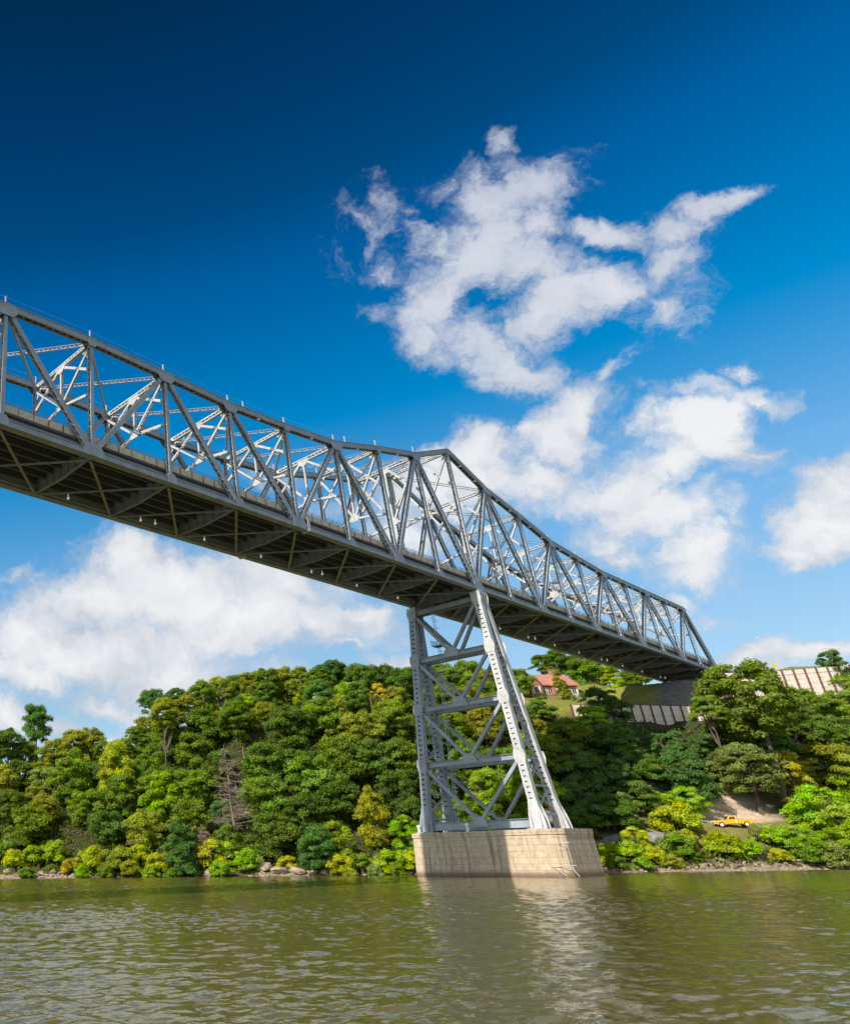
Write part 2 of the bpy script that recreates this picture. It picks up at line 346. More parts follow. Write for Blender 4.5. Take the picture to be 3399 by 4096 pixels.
    def build(s, name, mat, parent=None, origin=None, smooth=False, fix=True):
        me = bpy.data.meshes.new(name); o0 = np.zeros(3)
        if parent is not None and origin is None: o0 = np.array(parent.get('_o', (0, 0, 0)), float)
        if origin is not None: o0 = np.asarray(origin, float)
        me.from_pydata([tuple(np.asarray(v) - o0) for v in s.v], [], s.f); me.materials.append(mat)
        if fix:
            import bmesh
            bm = bmesh.new(); bm.from_mesh(me); bmesh.ops.recalc_face_normals(bm, faces=bm.faces); bm.to_mesh(me); bm.free()
        if smooth: me.shade_smooth()
        ob = bpy.data.objects.new(name, me); COL.objects.link(ob)
        if parent is not None: ob.parent = parent
        elif origin is not None: ob.location = o0
        return ob
def tag(o, label=None, cat=None, group=None, kind=None):
    if label: o['label'] = label
    if cat: o['category'] = cat
    if group: o['group'] = group
    if kind: o['kind'] = kind
    return o
def thing(name, loc, label, cat, group=None):
    o = bpy.data.objects.new(name, None); COL.objects.link(o); o.location = tuple(loc); o['_o'] = [float(c) for c in loc]
    o.empty_display_size = .5
    return tag(o, label, cat, group)

# ------------------------------------------------------------------ terrain
SHORE = np.array([(-260, 285), (-160, 240), (-90, 208), (-50, 188), (-20, 172), (2, 163), (23, 155.5), (39, 152.5), (55, 150.5), (70, 146.5), (86, 142.5), (101, 140.5), (120, 140.5), (140, 142), (175, 149), (230, 160), (330, 185)], float)
def shore_dist(x, y):
    x = np.asarray(x, float); y = np.asarray(y, float); best = np.full(x.shape, 1e9); sgn = np.ones(x.shape); par = np.zeros(x.shape)
    for a, b in zip(SHORE[:-1], SHORE[1:]):
        e = b - a; t = np.clip(((x-a[0])*e[0] + (y-a[1])*e[1])/(e@e), 0, 1)
        px_, py_ = a[0]+t*e[0], a[1]+t*e[1]; d = np.hypot(x-px_, y-py_); m = d < best
        best = np.where(m, d, best); par = np.where(m, px_, par)
        cr = e[0]*(y-a[1]) - e[1]*(x-a[0]); sgn = np.where(m, np.sign(cr), sgn)
    return best*sgn, par
QS = np.array([-40, -12, 0, 2.5, 5, 10, 17, 26, 36, 50, 72, 110, 400.])
PROF = [(-260, [-5, -3, 0, 1, 2, 5, 10, 15, 19, 22, 24, 25, 25]), (-50, [-5, -3, 0, 1, 2, 5, 10, 15, 19, 22, 24, 25, 25]), (-20, [-5, -3, 0, 1, 2, 5, 10, 15, 19, 22, 24, 25, 25]),
        (1, [-5, -3, 0, 1, 2, 4, 7, 10, 13, 15, 17, 20, 22]), (11, [-5, -3, 0, 1, 2.4, 6, 12, 20, 27, 30, 31, 31, 31]), (26, [-5, -3, 0, 1, 2.4, 6, 12.5, 22, 30.5, 36, 38, 38, 38]), (42, [-5, -3, 0, 1, 2.4, 6, 12.5, 22, 31, 38, 40, 41, 41]),
        (64, [-5, -3, 0, 1, 2.4, 6, 12.5, 22, 31, 37.5, 40, 41, 41]), (84, [-5, -3, 0, 1, 2.6, 5, 10, 19, 28, 35.5, 40.5, 42, 43]), (101, [-5, -3, 0, 1.2, 3, 6.2, 9, 18, 27.5, 35.5, 42, 44, 45]),
        (116, [-5, -3, 0, 1.4, 3.4, 6.5, 8.4, 17, 27, 35.5, 42.5, 46, 47]), (135, [-5, -3, 0, 1.2, 3, 6, 9, 16, 26, 35, 44, 47, 48]), (160, [-5, -3, 0, 1.2, 3, 6, 10, 18, 29, 43, 46.5, 48, 48]), (330, [-5, -3, 0, 1.2, 3, 6, 10, 18, 29, 42, 46, 48, 48])]
PA = np.array([p[0] for p in PROF], float); PZ = np.array([p[1] for p in PROF], float)
WALL_Y = 185.
def hnoise(x, y):
    return (np.sin(x*.21+1.3)*np.cos(y*.17+.5) + .6*np.sin(x*.47-y*.39+2.) + .4*np.cos(x*.9+y*.8))/2
def height(x, y):
    x = np.asarray(x, float); y = np.asarray(y, float); q, a = shore_dist(x, y)
    qi = np.clip(np.searchsorted(QS, q) - 1, 0, len(QS)-2); qt = np.clip((q - QS[qi])/(QS[qi+1]-QS[qi]), 0, 1)
    ai = np.clip(np.searchsorted(PA, a) - 1, 0, len(PA)-2); at_ = np.clip((a - PA[ai])/(PA[ai+1]-PA[ai]), 0, 1); at_ = at_*at_*(3-2*at_)
    z = (PZ[ai, qi]*(1-qt)+PZ[ai, qi+1]*qt)*(1-at_) + (PZ[ai+1, qi]*(1-qt)+PZ[ai+1, qi+1]*qt)*at_
    z = z + hnoise(x, y)*np.clip(q-3, 0, 20)/20*.7
    # ground held up behind the lower retaining wall
    wx = np.clip((x-106)/6, 0, 1)*np.clip((147-x)/6, 0, 1)
    zf = np.minimum(z, 29.6 + (y-180)*.25); zb = np.maximum(z, 34.2 + (y-WALL_Y)*.33)
    k = np.clip((y-(WALL_Y-.1))/.8, 0, 1)
    near = np.clip((y-168)/8, 0, 1)*wx; zw = zf*(1-k) + np.minimum(zb, np.maximum(z, 41+0*z))*k
    far = np.clip((215-y)/15, 0, 1)
    z = z*(1-near*far) + zw*near*far
    # embankment behind the upper wall
    wx2 = np.clip((x-150)/5, 0, 1); k2 = np.clip((y-186.2)/.8, 0, 1); near2 = np.clip((y-172)/8, 0, 1)*wx2*np.clip((230-y)/20, 0, 1)
    zw2 = np.minimum(z, 37.)*(1-k2) + (42.3 + np.clip(y-187, 0, 9)*.36)*k2
    z = z*(1-near2) + zw2*near2
    # road bed of the approach
    s = (x-X0)*BD[0]+(y-Y0)*BD[1]; t = (x-X0)*BN[0]+(y-Y0)*BN[1]
    ap = np.clip((s-140)/10, 0, 1)*np.clip((14-np.abs(t-6.2))/6, 0, 1)
    z = z*(1-ap) + 47.2*ap
    und = np.clip((s-60)/8, 0, 1)*np.clip((142-s)/4, 0, 1)*np.clip((20-np.abs(t-6.2))/8, 0, 1)
    z = z*(1-und) + np.minimum(z, 42.2)*und
    return z
def hz(x, y): return float(height(np.array([x]), np.array([y]))[0])
def axis(segs):
    o = []
    for a, b, st in segs: o += list(np.arange(a, b, st))
    return np.array(o + [segs[-1][1]])
gx = axis([(-260, -60, 6), (-60, 96, 2), (96, 200, 1), (200, 330, 6)]); gy = axis([(110, 132, 4), (132, 215, .8), (215, 260, 3), (260, 700, 20)])
GX, GY = np.meshgrid(gx, gy); GZ = height(GX, GY)
nx_, ny_ = len(gx), len(gy)
me = bpy.data.meshes.new('hillside_ground')
idx = np.arange(nx_*ny_).reshape(ny_, nx_)
quads = np.stack([idx[:-1, :-1], idx[:-1, 1:], idx[1:, 1:], idx[1:, :-1]], -1).reshape(-1, 4)
me.from_pydata(np.stack([GX, GY, GZ], -1).reshape(-1, 3).tolist(), [], quads.tolist())
Q, A_ = shore_dist(GX, GY)
S_ = (GX-X0)*BD[0]+(GY-Y0)*BD[1]; T_ = (GX-X0)*BN[0]+(GY-Y0)*BN[1]
def sm(v, a, b): t = np.clip((v-a)/(b-a), 0, 1); return t*t*(3-2*t)
cov = np.zeros(GX.shape + (3,)); cov[:] = (.045, .042, .018)                       # leaf litter under the trees
def paint(mask, c):
    global cov
    cov = cov*(1-mask[..., None]) + np.array(c)*mask[..., None]
bare = np.maximum(np.maximum((GX > 78)*1., sm(GX, -32, -26)*(1-sm(GX, -6, 0))), sm(GX, 27, 31)*(1-sm(GX, 42, 48)))
paint(1-sm(Q, 1.6, 3.2), (.085, .068, .042)); paint((1-sm(Q, 1.6, 3.2))*bare, (.30, .235, .165))                                         # shore gravel
lawn = sm(GX, 100, 104)*sm(GY, 184.8, 185.6); paint(lawn, (.22, .22, .035))
paint(sm(GX, 148, 151)*sm(GY, 186.6, 187.2), (.21, .20, .045))
bench = sm(GX, 96, 101)*(1-sm(GX, 138, 146))*sm(Q, 4, 6)*(1-sm(Q, 14.5, 17)); paint(bench, (.20, .185, .05))
dirt = sm(GX, 104, 110)*(1-sm(GX, 126, 132))*sm(Q, 13.5, 15.5)*(1-sm(Q, 22, 26)); paint(dirt, (.52, .40, .29))
road = sm(GX, 84, 88)*(1-sm(GX, 103, 107))*sm(Q, 7., 7.8)*(1-sm(Q, 10.5, 11.3)); paint(road, (.26, .25, .25))
rip = sm(S_, 70, 78)*sm(T_, -9, -7)*(1-sm(T_, 5.5 , 7.5))*sm(GY, 185.3, 185.8); paint(rip, (.16, .15, .14))
ca = me.color_attributes.new('cover', 'FLOAT_COLOR', 'POINT')
ca.data.foreach_set('color', np.concatenate([cov, np.ones(cov.shape[:2]+(1,))], -1).astype(np.float32).ravel())
mt, t, p = new_mat('ground_cover')
a_ = t.new('ShaderNodeAttribute', attribute_name='cover')
co = t.new('ShaderNodeTexCoord').outputs['Object']
n = t.new('ShaderNodeTexNoise', {'Vector': co, 'Scale': .7, 'Detail': 10., 'Roughness': .75}).outputs[0]
vv = t.smooth(n, .25, .75, .55, 1.4)
t.l.new(t.mix(1., a_.outputs['Color'], t.new('ShaderNodeCombineColor', {0: vv, 1: vv, 2: vv}).outputs[0], blend='MULTIPLY'), p.inputs['Base Color'])
p.inputs['Roughness'].default_value = .95
bn = t.new('ShaderNodeBump', {'Height': n, 'Strength': .8, 'Distance': .5}); t.l.new(bn.outputs[0], p.inputs['Normal'])
me.materials.append(mt); me.shade_smooth()
go = bpy.data.objects.new('hillside_ground', me); COL.objects.link(go); tag(go, 'wooded river bluff with lawn and bare bank', 'ground', kind='structure')

# ------------------------------------------------------------------ river
me = bpy.data.meshes.new('river_water')
wx = axis([(-4000, -300, 400), (-300, -30, 30), (-30, -8, .3), (-8, 40, .10), (40, 75, .18), (75, 135, .3), (135, 400, 30), (400, 4000, 400)]); wy = axis([(-4000, -100, 400), (-100, 0, 20), (0, 6, 1), (6, 30, .085), (30, 60, .15), (60, 165, .3), (165, 300, 15)])
WX, WY = np.meshgrid(wx, wy); WZ = np.zeros_like(WX); wr = np.random.default_rng(21)
dens_ = np.maximum(np.interp(wy, [0, 30, 31, 60, 61, 165], [.085, .085, .15, .15, .3, .3])[:, None], np.interp(wx, [-30, -8.1, -8, 40, 40.1, 75, 75.1, 135], [.3, .3, .1, .1, .18, .18, .3, .3])[None, :])
NW = 72
for i in range(NW):
    lam = float(np.exp(wr.uniform(np.log(.27), np.log(3.0)))); th = -.55 + wr.normal()*.75; ph = wr.random()*6.28; kx, ky = math.sin(th)*2*math.pi/lam, math.cos(th)*2*math.pi/lam
    sl = .125*math.sqrt(2/NW)*(1.25 if lam < .9 else .8); arg = kx*WX + ky*WY + ph
    WZ += sl*lam/(2*math.pi)*np.clip(lam/(2.2*dens_) - .45, 0, 1)*(np.sin(arg) + .22*np.cos(2*arg))
gust = .5 + .5*np.clip(.5 + .45*np.sin(WX*.045 + 1.1 + .8*np.sin(WY*.06)) + .45*np.sin(WY*.13 - WX*.021 + .7*np.sin(WX*.05)) , 0, 1.3)
WZ *= gust*sm(WX, -30, -26)*(1-sm(WX, 130, 135))*sm(WY, 6, 7)*(1-sm(WY, 158, 165))
idx = np.arange(WX.size).reshape(WX.shape); qd = np.stack([idx[:-1, :-1], idx[:-1, 1:], idx[1:, 1:], idx[1:, :-1]], -1).reshape(-1, 4)
me.vertices.add(WX.size); me.vertices.foreach_set('co', np.stack([WX, WY, WZ], -1).astype(np.float32).ravel())
me.loops.add(qd.size); me.loops.foreach_set('vertex_index', qd.astype(np.int32).ravel()); me.polygons.add(len(qd)); me.polygons.foreach_set('loop_start', np.arange(0, qd.size, 4, dtype=np.int32)); me.update(calc_edges=True); me.shade_smooth()
mt, t, p = new_mat('murky_river')
co = t.new('ShaderNodeTexCoord').outputs['Object']
wB = t.new('ShaderNodeTexNoise', {'Vector': co, 'Scale': 5., 'Detail': 2.}).outputs[0]
bn = t.new('ShaderNodeBump', {'Height': wB, 'Strength': .5, 'Distance': .03}); t.l.new(bn.outputs[0], p.inputs['Normal'])
p.inputs['Base Color'].default_value = (.105, .088, .024, 1)
p.inputs['Roughness'].default_value = .05; p.inputs['IOR'].default_value = 1.36
me.materials.append(mt)
wo_ = bpy.data.objects.new('river_water', me); COL.objects.link(wo_); tag(wo_, 'rippled olive green river', 'water', kind='structure')

# ------------------------------------------------------------------ bridge
K0, K1 = -12, 10
HT = {0: 27.7, 1: 23.0, 2: 20.35, 3: 17.3, 4: 16.25}
def top_h(k): return HT.get(abs(k), 15.3) if k > -5 else {-5: 15.6, -6: 15.8, -7: 15.9}.get(k, 15.3)
ZT = lambda k: ZB + top_h(k)
bridge = thing('truss_bridge', br(0, WID/2, ZB), 'grey steel cantilever truss bridge crossing high over the river to the bluff', 'bridge')
NODE_B = lambda k, t: br(k*PANEL, t, ZB); NODE_T = lambda k, t: br(k*PANEL, t, ZT(k))
TOPK = range(K0, K1)     # last panel is the inclined end post
for t in (0., WID):
    mb = MB()
    for k in range(K0, K1-1):
        A, B = NODE_T(k, t), NODE_T(k+1, t); e = (B-A)/np.linalg.norm(B-A)
        mb.laced(A - e*.1, B + e*.1, BN, .85, .80, .07, 1.0, .12, faces=(-1,), lip=.16)
        m = np.cross(e, BN); m = m if m[2] > 0 else -m
        mb.quad_box(A + m*.43 - e*.1, B + m*.43 + e*.1, BN, 1.02, .06)
    A, B = NODE_T(K1-1, t), NODE_B(K1, t); mb.laced(A, B, BN, .85, .80, .07, 1., .12, faces=(-1,), lip=.16)
    e = (B-A)/np.linalg.norm(B-A); m = np.cross(e, BN); m = m if m[2] > 0 else -m
    mb.quad_box(A + m*.43, B + m*.43, BN, 1.02, .06)
    mb.build('top_chord', M['steel'], bridge)
    mb = MB()
    for q, hgt in ((-.33, .78), (.33, .78)): mb.quad_box(br(K0*PANEL, t+q, ZB), br(K1*PANEL, t+q, ZB), BN, .07, hgt)
    for zz in (-.37, .37): mb.quad_box(br(K0*PANEL, t, ZB+zz), br(K1*PANEL, t, ZB+zz), BN, .94, .045)
    for k in range(K0*2, K1*2): mb.quad_box(br(k*PANEL/2 + 2.2, t, ZB-.40), br(k*PANEL/2 + 2.9, t, ZB-.40), BN, .3, .025)
    mb.build('bottom_chord', M['steel'], bridge)
def diag_ends(k):
    """(top node, bottom node) of the diagonal in panel k -> k+1."""
    if k >= -5: return (k, k+1) if k % 2 else (k+1, k)
    return (k, k+1) if k % 2 == 0 else (k+1, k)
for t in (0., WID):
    for k in TOPK:
        mb = MB(); wv = .62 if k == 0 else .46
        if k < K1:
            mb.laced(NODE_B(k, t) + UP*.3, NODE_T(k, t) - UP*.3, BN, .62, wv, .05, .75, .09, lip=.09); mb.build('vertical_post', M['steel_sunlit'] if k == 0 else M['steel'], bridge)
    for k in range(K0, K1-1):
        a, b = diag_ends(k); mb = MB(); hv = .72 if (-3 <= k <= 1) else .60
        A, B = NODE_T(a, t), NODE_B(b, t); e = (B-A)/np.linalg.norm(B-A)
        mb.laced(A + e*.35, B - e*.35, BN, .70, hv, .055, .85, .10, lip=.12); mb.build('diagonal', M['steel'], bridge)
    for k in range(-10, K1+1):
        for top in (0, 1):
            if top and k == K1: continue
            if k < -9 or (t > 0 and k < -8): continue
            mb = MB(); main = (k % 2 == (1 if top else 0)) if k >= -5 else (k % 2 == (0 if top else 1))
            w, h = (1.5, 1.25) if main else (.75, .9)
            c = NODE_T(k, t) if top else NODE_B(k, t); sg = -1 if top else 1
            for q in (-.475, .475):
                poly = [c + BD*x + UP*(y*sg) + BN*(q-.012) for x, y in ((-w, -.38), (w, -.38), (w, .42), (w*.55, h), (-w*.55, h), (-w, .42))]
                if top:   # follow the slope of the chord
                    sl = (top_h(min(k+1, K1-1)) - top_h(max(k-1, K0)))/(2*PANEL) if k not in (0,) else 0
                    poly = [p_ + UP*(((p_-c) @ BD)*sl) for p_ in poly]
                mb.prism(poly, BN*.024)
            mb.build('gusset_plate', M['steel'], bridge)
# cross frames between the two trusses
for k in range(K0, K1):
    hT = ZT(k); s = k*PANEL; mb = MB()
    heavy = k in (-6, -5, -3, -1, 1, 3, 9)
    mb.laced(br(s, .5, hT-.25), br(s, WID-.5, hT-.25), UP, .7 if heavy else .55, .45, .06, .7, .09, lip=.12); mb.build('top_strut', M['steel_sunlit'], bridge)
    dp = max(4.2, min(11., top_h(k) - 9.6)); mid = br(s, WID/2, hT-.5); low = br(s, WID/2, hT-dp)
    mb = MB(); w = .42 if heavy else .32
    mb.laced(mid, low, BD, w, .3, .05, .6, .07, lip=0)
    for tt in (.35, WID-.35):
        mb.laced(br(s, tt, hT-1.0), low, BD, w, .34, .05, .6, .07, lip=0)
        mb.laced(br(s, tt, hT-dp-1.2), low, BD, w, .34, .05, .6, .07, lip=0)
        mb.laced(br(s, tt, hT-dp*.62), br(s, WID/2 + (tt-WID/2)*.12, hT-.7), BD, w, .34, .05, .6, .07, lip=0)
        mb.prism([br(s-.02, tt, hT-.8), br(s-.02, tt + (1.3 if tt < 2 else -1.3), hT-.8), br(s-.02, tt, hT-2.3)], BD*.04)
    mb.prism([low + BN*x + UP*y - BD*.225 for x, y in ((-.9, .2), (-.3, .8), (.3, .8), (.9, .2), (.7, -.55), (-.7, -.55))], BD*.03)
    mb.prism([mid + BN*x + UP*y - BD*.225 for x, y in ((-1.0, .3), (1.0, .3), (.9, -.3), (.3, -.8), (-.3, -.8), (-.9, -.3))], BD*.03)
    mb.build('sway_frame', M['steel_sunlit'], bridge)
    if k < K1-1:
        for a, b in ((0., WID), (WID, 0.)):
            mb = MB(); A = br(s, a, ZT(k)-.3); B = br(s+PANEL, b, ZT(k+1)-.3); e = (B-A)/np.linalg.norm(B-A)
            mb.laced(A + e*.6, B - e*.6, UP, .5, .22, .045, .55, .07, faces=(0,), lip=0); mb.build('top_lateral_brace', M['steel_sunlit'], bridge)
# floor
for k in range(K0, K1+1):
    s = k*PANEL; mb = MB()
    poly = [br(s-.02, tt, ZB+zz) for tt, zz in ((.3, -.30), (WID/2, -.62), (WID-.3, -.30), (WID-.3, 1.45), (.3, 1.45))]; mb.prism(poly, BD*.04)
    for A, B in (((.3, -.32), (WID/2, -.64)), ((WID/2, -.64), (WID-.3, -.32))): mb.quad_box(br(s, A[0], ZB+A[1]), br(s, B[0], ZB+B[1]), BD, .42, .05)
    for i in range(1, 8): mb.quad_box(br(s, i*WID/8, ZB-.5), br(s, i*WID/8, ZB+1.4), BN, .06, .3)
    mb.build('floor_beam', M['steel_dark'], bridge)
for i in range(7):
    mb = MB(); tt = 1.0 + i*(WID-2)/6
    mb.quad_box(br(K0*PANEL, tt, ZB+1.15), br(K1*PANEL, tt, ZB+1.15), BN, .05, .70); mb.quad_box(br(K0*PANEL, tt, ZB+.78), br(K1*PANEL, tt, ZB+.78), BN, .28, .045)
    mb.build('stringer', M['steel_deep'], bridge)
for k in range(K0, K1):
    for a, b in ((0.4, WID-.4), (WID-.4, .4)):
        mb = MB(); A = br(k*PANEL, a, ZB-.46); B = br((k+1)*PANEL, b, ZB-.46 - (.0 if a < 1 else .16)); e = (B-A)/np.linalg.norm(B-A)
        mb.quad_box(A+e*.5, B-e*.5, UP, .12, .32); mb.quad_box(A+e*.5+UP*.05, B-e*.5+UP*.05, UP, .24, .03); mb.build('bottom_lateral_brace', M['steel_tan'] if a < 1 else M['steel_dark'], bridge)
mb = MB(); mb.quad_box(br(K0*PANEL, WID/2, ZB+1.68), br(K1*PANEL, WID/2, ZB+1.68), BN, WID-.6, .30); mb.build('deck_slab', M['concrete_dark'], bridge)
def uv_strip(ob, s_axis, o, z0):
    me = ob.data; ul = me.uv_layers.new(name='uv'); co_ = np.zeros(len(me.vertices)*3); me.vertices.foreach_get('co', co_); co_ = co_.reshape(-1, 3) + o
    li = np.zeros(len(me.loops), int); me.loops.foreach_get('vertex_index', li); P = co_[li]
    ul.data.foreach_set('uv', np.stack([P @ s_axis, P[:, 2]-z0], -1).astype(np.float32).ravel())
for tt in (.9, WID-.9):
    mb = MB(); mb.quad_box(br(K0*PANEL, tt, ZB+2.44), br(K1*PANEL, tt, ZB+2.44), BN, .5, 1.06)
    ob = mb.build('parapet', M['parapet'], bridge); uv_strip(ob, BD, np.array(bridge['_o']), ZB)
    mb = MB()
    for zz in (3.28, 3.62): mb.quad_box(br(K0*PANEL, tt, ZB+zz), br(K1*PANEL, tt, ZB+zz), BN, .06, .06)
    for i in range(int((K1-K0)*PANEL/2.44)): mb.quad_box(br(K0*PANEL + i*2.44, tt, ZB+2.9), br(K0*PANEL + i*2.44, tt, ZB+3.66), BN, .09, .09)
    mb.build('railing', M['cable'], bridge)
    mb = MB(); sg = -1 if tt < 2 else 1
    mb.quad_box(br(K0*PANEL, tt+sg*.12, ZB+.87), br(K1*PANEL, tt+sg*.12, ZB+.87), BN, .05, 1.96); mb.quad_box(br(K0*PANEL, tt+sg*.14, ZB-.10), br(K1*PANEL, tt+sg*.14, ZB-.10), BN, .36, .045)
    for i in range(int((K1-K0)*4)): mb.quad_box(br((K0+i/4)*PANEL, tt+sg*.2, ZB+.6), br((K0+i/4)*PANEL, tt+sg*.2, ZB+1.84), BN, .12, .08)
    mb.build('fascia_girder', M['steel'], bridge)
for t in (0., WID):
    for k in range(-9, K1):
        for off in ((0.,) if k not in (-5, -3, 0) else (0., 3.2)):
            if k + off/PANEL > K1-1: continue
            fr = off/PANEL; zz = ZT(k)*(1-fr) + ZT(min(k+1, K1-1))*fr; mb = MB()
            mb.quad_box(br(k*PANEL+off, t, zz+.4), br(k*PANEL+off, t, zz+1.75), BN, .16, .16); mb.quad_box(br(k*PANEL+off, t, zz+.42), br(k*PANEL+off, t, zz+.55), BN, .4, .4)
            mb.build('handline_post', M['steel_sunlit'], bridge)
    mb = MB(); mb.tube([br(k*PANEL, t, ZT(k)+1.65) for k in range(-9, K1)], .02, 4); mb.build('handline_cable', M['cable'], bridge)
def hanging_lamp(s, t, z):
    mb = MB(); mb.tube([br(s, t, z+.45), br(s, t, z)], .05, 5); mb.sphere(br(s, t, z-.15), .17, 8, 6, (1, 1, 1.3)); return mb.build('hanging_lamp', M['lamp_lit'], bridge)
for k in range(-8, K1):
    hanging_lamp(k*PANEL + 4.2, WID-1.7, ZB-.15)
    if k % 3 == 0: hanging_lamp(k*PANEL + 6.6, WID-2.0, ZB-.15)
for k in range(-5, K1-1):
    for fr in ((.33, .72) if k > -1 else (.5,)):
        zz = ZT(k)*(1-fr) + ZT(k+1)*fr; mb = MB(); c = br((k+fr)*PANEL, -.16, zz-.52)
        mb.quad_box(c - BD*.22, c + BD*.22, BN, .34, .18); mb.build('chord_white_block', M['glossy_white'], bridge)  # small white blocks for the white spots under the top chord
# hinge hanger at the end of the suspended span
for t in (0., WID):
    mb = MB(); s = -4*PANEL + 1.9
    for q in (-.55, .55): mb.quad_box(br(s, t+q, ZB-.55), br(s, t+q, ZB+1.7), BN, .06, .5)
    mb.quad_box(br(s, t, ZB-.5), br(s, t, ZB-.3), BN, 1.3, .6); mb.build('hinge_hanger', M['steel_sunlit'], bridge)

# ------------------------------------------------------------------ tower on the pier
ZP = 6.45
tower = thing('bridge_tower', br(-.2, WID/2, ZP), 'four-legged grey steel bridge tower standing on the stone pier', 'tower')
def leg_pt(side, bent, z):
    """side 0 near / 1 far truss, bent -1 / +1 ; legs lean together towards the bearings."""
    f = (z-ZP)/(ZB-.9-ZP); s = -.2 + bent*(3.65*(1-f) + .62*f); t = (-3.06)*(1-f)
    return br(s, t if side == 0 else WID - t, z)
LEV = [ZP + .95, 17.2, 26.6, 35.3, 44.2]
for side in (0, 1):
    for bent in (-1, 1):
        mb = MB(); mb.battened(leg_pt(side, bent, ZP+.3), leg_pt(side, bent, ZB-1.0), BN, 1.25, 1.0, .07, .82, .62); lg = mb.build('leg', M['steel_sunlit'] if side == 0 else M['steel'], tower)
        mb = MB()
        for q in (-1, 1):
            a = leg_pt(side, bent, ZP+.1) + BD*0
            for nn, w0, w1 in ((BN, 1.25, 1.0),):
                o = BN*(q*.66)
                mb.prism([a+o-BD*1.05, a+o+BD*1.05, leg_pt(side, bent, ZP+4)+o+BD*.5, leg_pt(side, bent, ZP+4)+o-BD*.5], BN*.05*q)
            o = BD*(q*.53)
            mb.prism([a+o-BN*1.25, a+o+BN*1.25, leg_pt(side, bent, ZP+1.9)+o+BN*1.1, leg_pt(side, bent, ZP+4)+o+BN*.6, leg_pt(side, bent, ZP+4)+o-BN*.6, leg_pt(side, bent, ZP+1.9)+o-BN*1.1], BD*.05*q)
        mb.quad_box(leg_pt(side, bent, ZP) - UP*.02, leg_pt(side, bent, ZP) + UP*.16, BN, 2.9, 2.5)
        mb.build('leg_shoe', M['steel_sunlit'] if side == 0 else M['steel'], tower)
    mb = MB()   # lacing between the pair of legs
    zs = np.linspace(ZP+2.2, 38, 8)
    for i in range(len(zs)-1):
        mb.quad_box(leg_pt(side, -1, zs[i]), leg_pt(side, 1, zs[i]), UP, .3, .36)
        if i < 6:
            mb.quad_box(leg_pt(side, -1, zs[i]), leg_pt(side, 1, zs[i+1]), BN, .2, .22); mb.quad_box(leg_pt(side, 1, zs[i]) , leg_pt(side, -1, zs[i+1]), BN, .17, .22)
    mb.build('leg_bracing', M['steel'], tower)
    mb = MB(); c = br(-.2, 0 if side == 0 else WID, ZB-.8)
    mb.quad_box(c - UP*.55, c + UP*.05, BN, 1.7, 2.6); mb.quad_box(c + UP*.05, c + UP*.38, BN, 1.2, 1.2); mb.quad_box(c - UP*1.1, c - UP*.55, BN, 1.45, 2.1); mb.build('bearing', M['steel_sunlit'], tower)
for bent in (-1, 1):
    for i, z in enumerate(LEV):
        A, B = leg_pt(0, bent, z), leg_pt(1, bent, z); e = (B-A)/np.linalg.norm(B-A); mb = MB()
        w = .8 if i else 1.2
        mb.quad_box(A+e*.55, B-e*.55, UP, .05 if False else w, .06); 
        for q in (-1, 1): mb.quad_box(A+e*.55+UP*(q*w/2), B-e*.55+UP*(q*w/2), UP, .06, .55)
        mb.build('cross_strut', M['steel'], tower)
        if i:
            mid = (leg_pt(0, bent, LEV[i-1]) + leg_pt(1, bent, LEV[i-1]))/2
            for P in (A, B):
                d = mid + UP*.3; ee = (d-P)/np.linalg.norm(d-P); mb = MB()
                mb.laced(P + ee*.6, d - ee*.2, BD, .5, .5, .05, .8, .09, lip=.1); mb.build('diagonal_brace', M['steel'], tower)
            mb = MB()
            for q in (-1, 1): mb.prism([mid + BN*x + UP*y + BD*(q*.29) for x, y in ((-1.5, -.35), (1.5, -.35), (1.1, .8), (.35, 1.25), (-.35, 1.25), (-1.1, .8))], BD*.03*q)
            mb.build('gusset_plate', M['steel'], tower)
        for side, P in ((0, A), (1, B)):
            mb = MB(); q = -1 if bent < 0 else 1
            mb.prism([P + BN*x + UP*y + BD*(q*.55) for x, y in ((-.75, -1.0), (.75, -1.0), (.95, 0), (.75, 1.0), (-.75, 1.0), (-.95, 0))], BD*.04*q)
            mb.build('gusset_plate', M['steel_sunlit'] if side == 0 else M['steel'], tower)
mb = MB()   # access ladder
for A, B in ((br(0, 9.1, ZB-1), br(0, 9.25, 33)), (br(0, 9.9, 33), br(0, 12.2, ZP+.1))):
    for q in (-.35, .35): mb.tube([A + BD*q, B + BD*q], .05, 5)
    L = np.linalg.norm(B-A)
    for i in range(int(L/.6)): P = A + (B-A)*(i*.6/L); mb.tube([P - BD*.35, P + BD*.35], .035, 4)
    for i in range(int(L/1.4)): P = A + (B-A)*(i*1.4/L); mb.tube([P - BD*.35, P - BD*.45 - BN*.6, P + BD*.45 - BN*.6, P + BD*.35], .03, 4)
mb.quad_box(br(-.8, 9.6, 33), br(.8, 9.6, 33), UP, .08, 1.6); mb.build('ladder', M['galv'], tower)
mb = MB(); mb.quad_box(br(-.9, 9.2, 37.6), br(.9, 9.2, 37.6), UP, .1, 1.6)
for x in np.linspace(-.9, .9, 5): mb.quad_box(br(x, 8.4, 37.6), br(x, 8.4, 38.6), BN, .08, .08); mb.quad_box(br(x, 10., 37.6), br(x, 10., 38.6), BN, .08, .08)
for tt in (8.4, 10.): mb.quad_box(br(-.95, tt, 38.6), br(.95, tt, 38.6), BN, .08, .08)
mb.build('ladder_platform', M['blue'], tower)

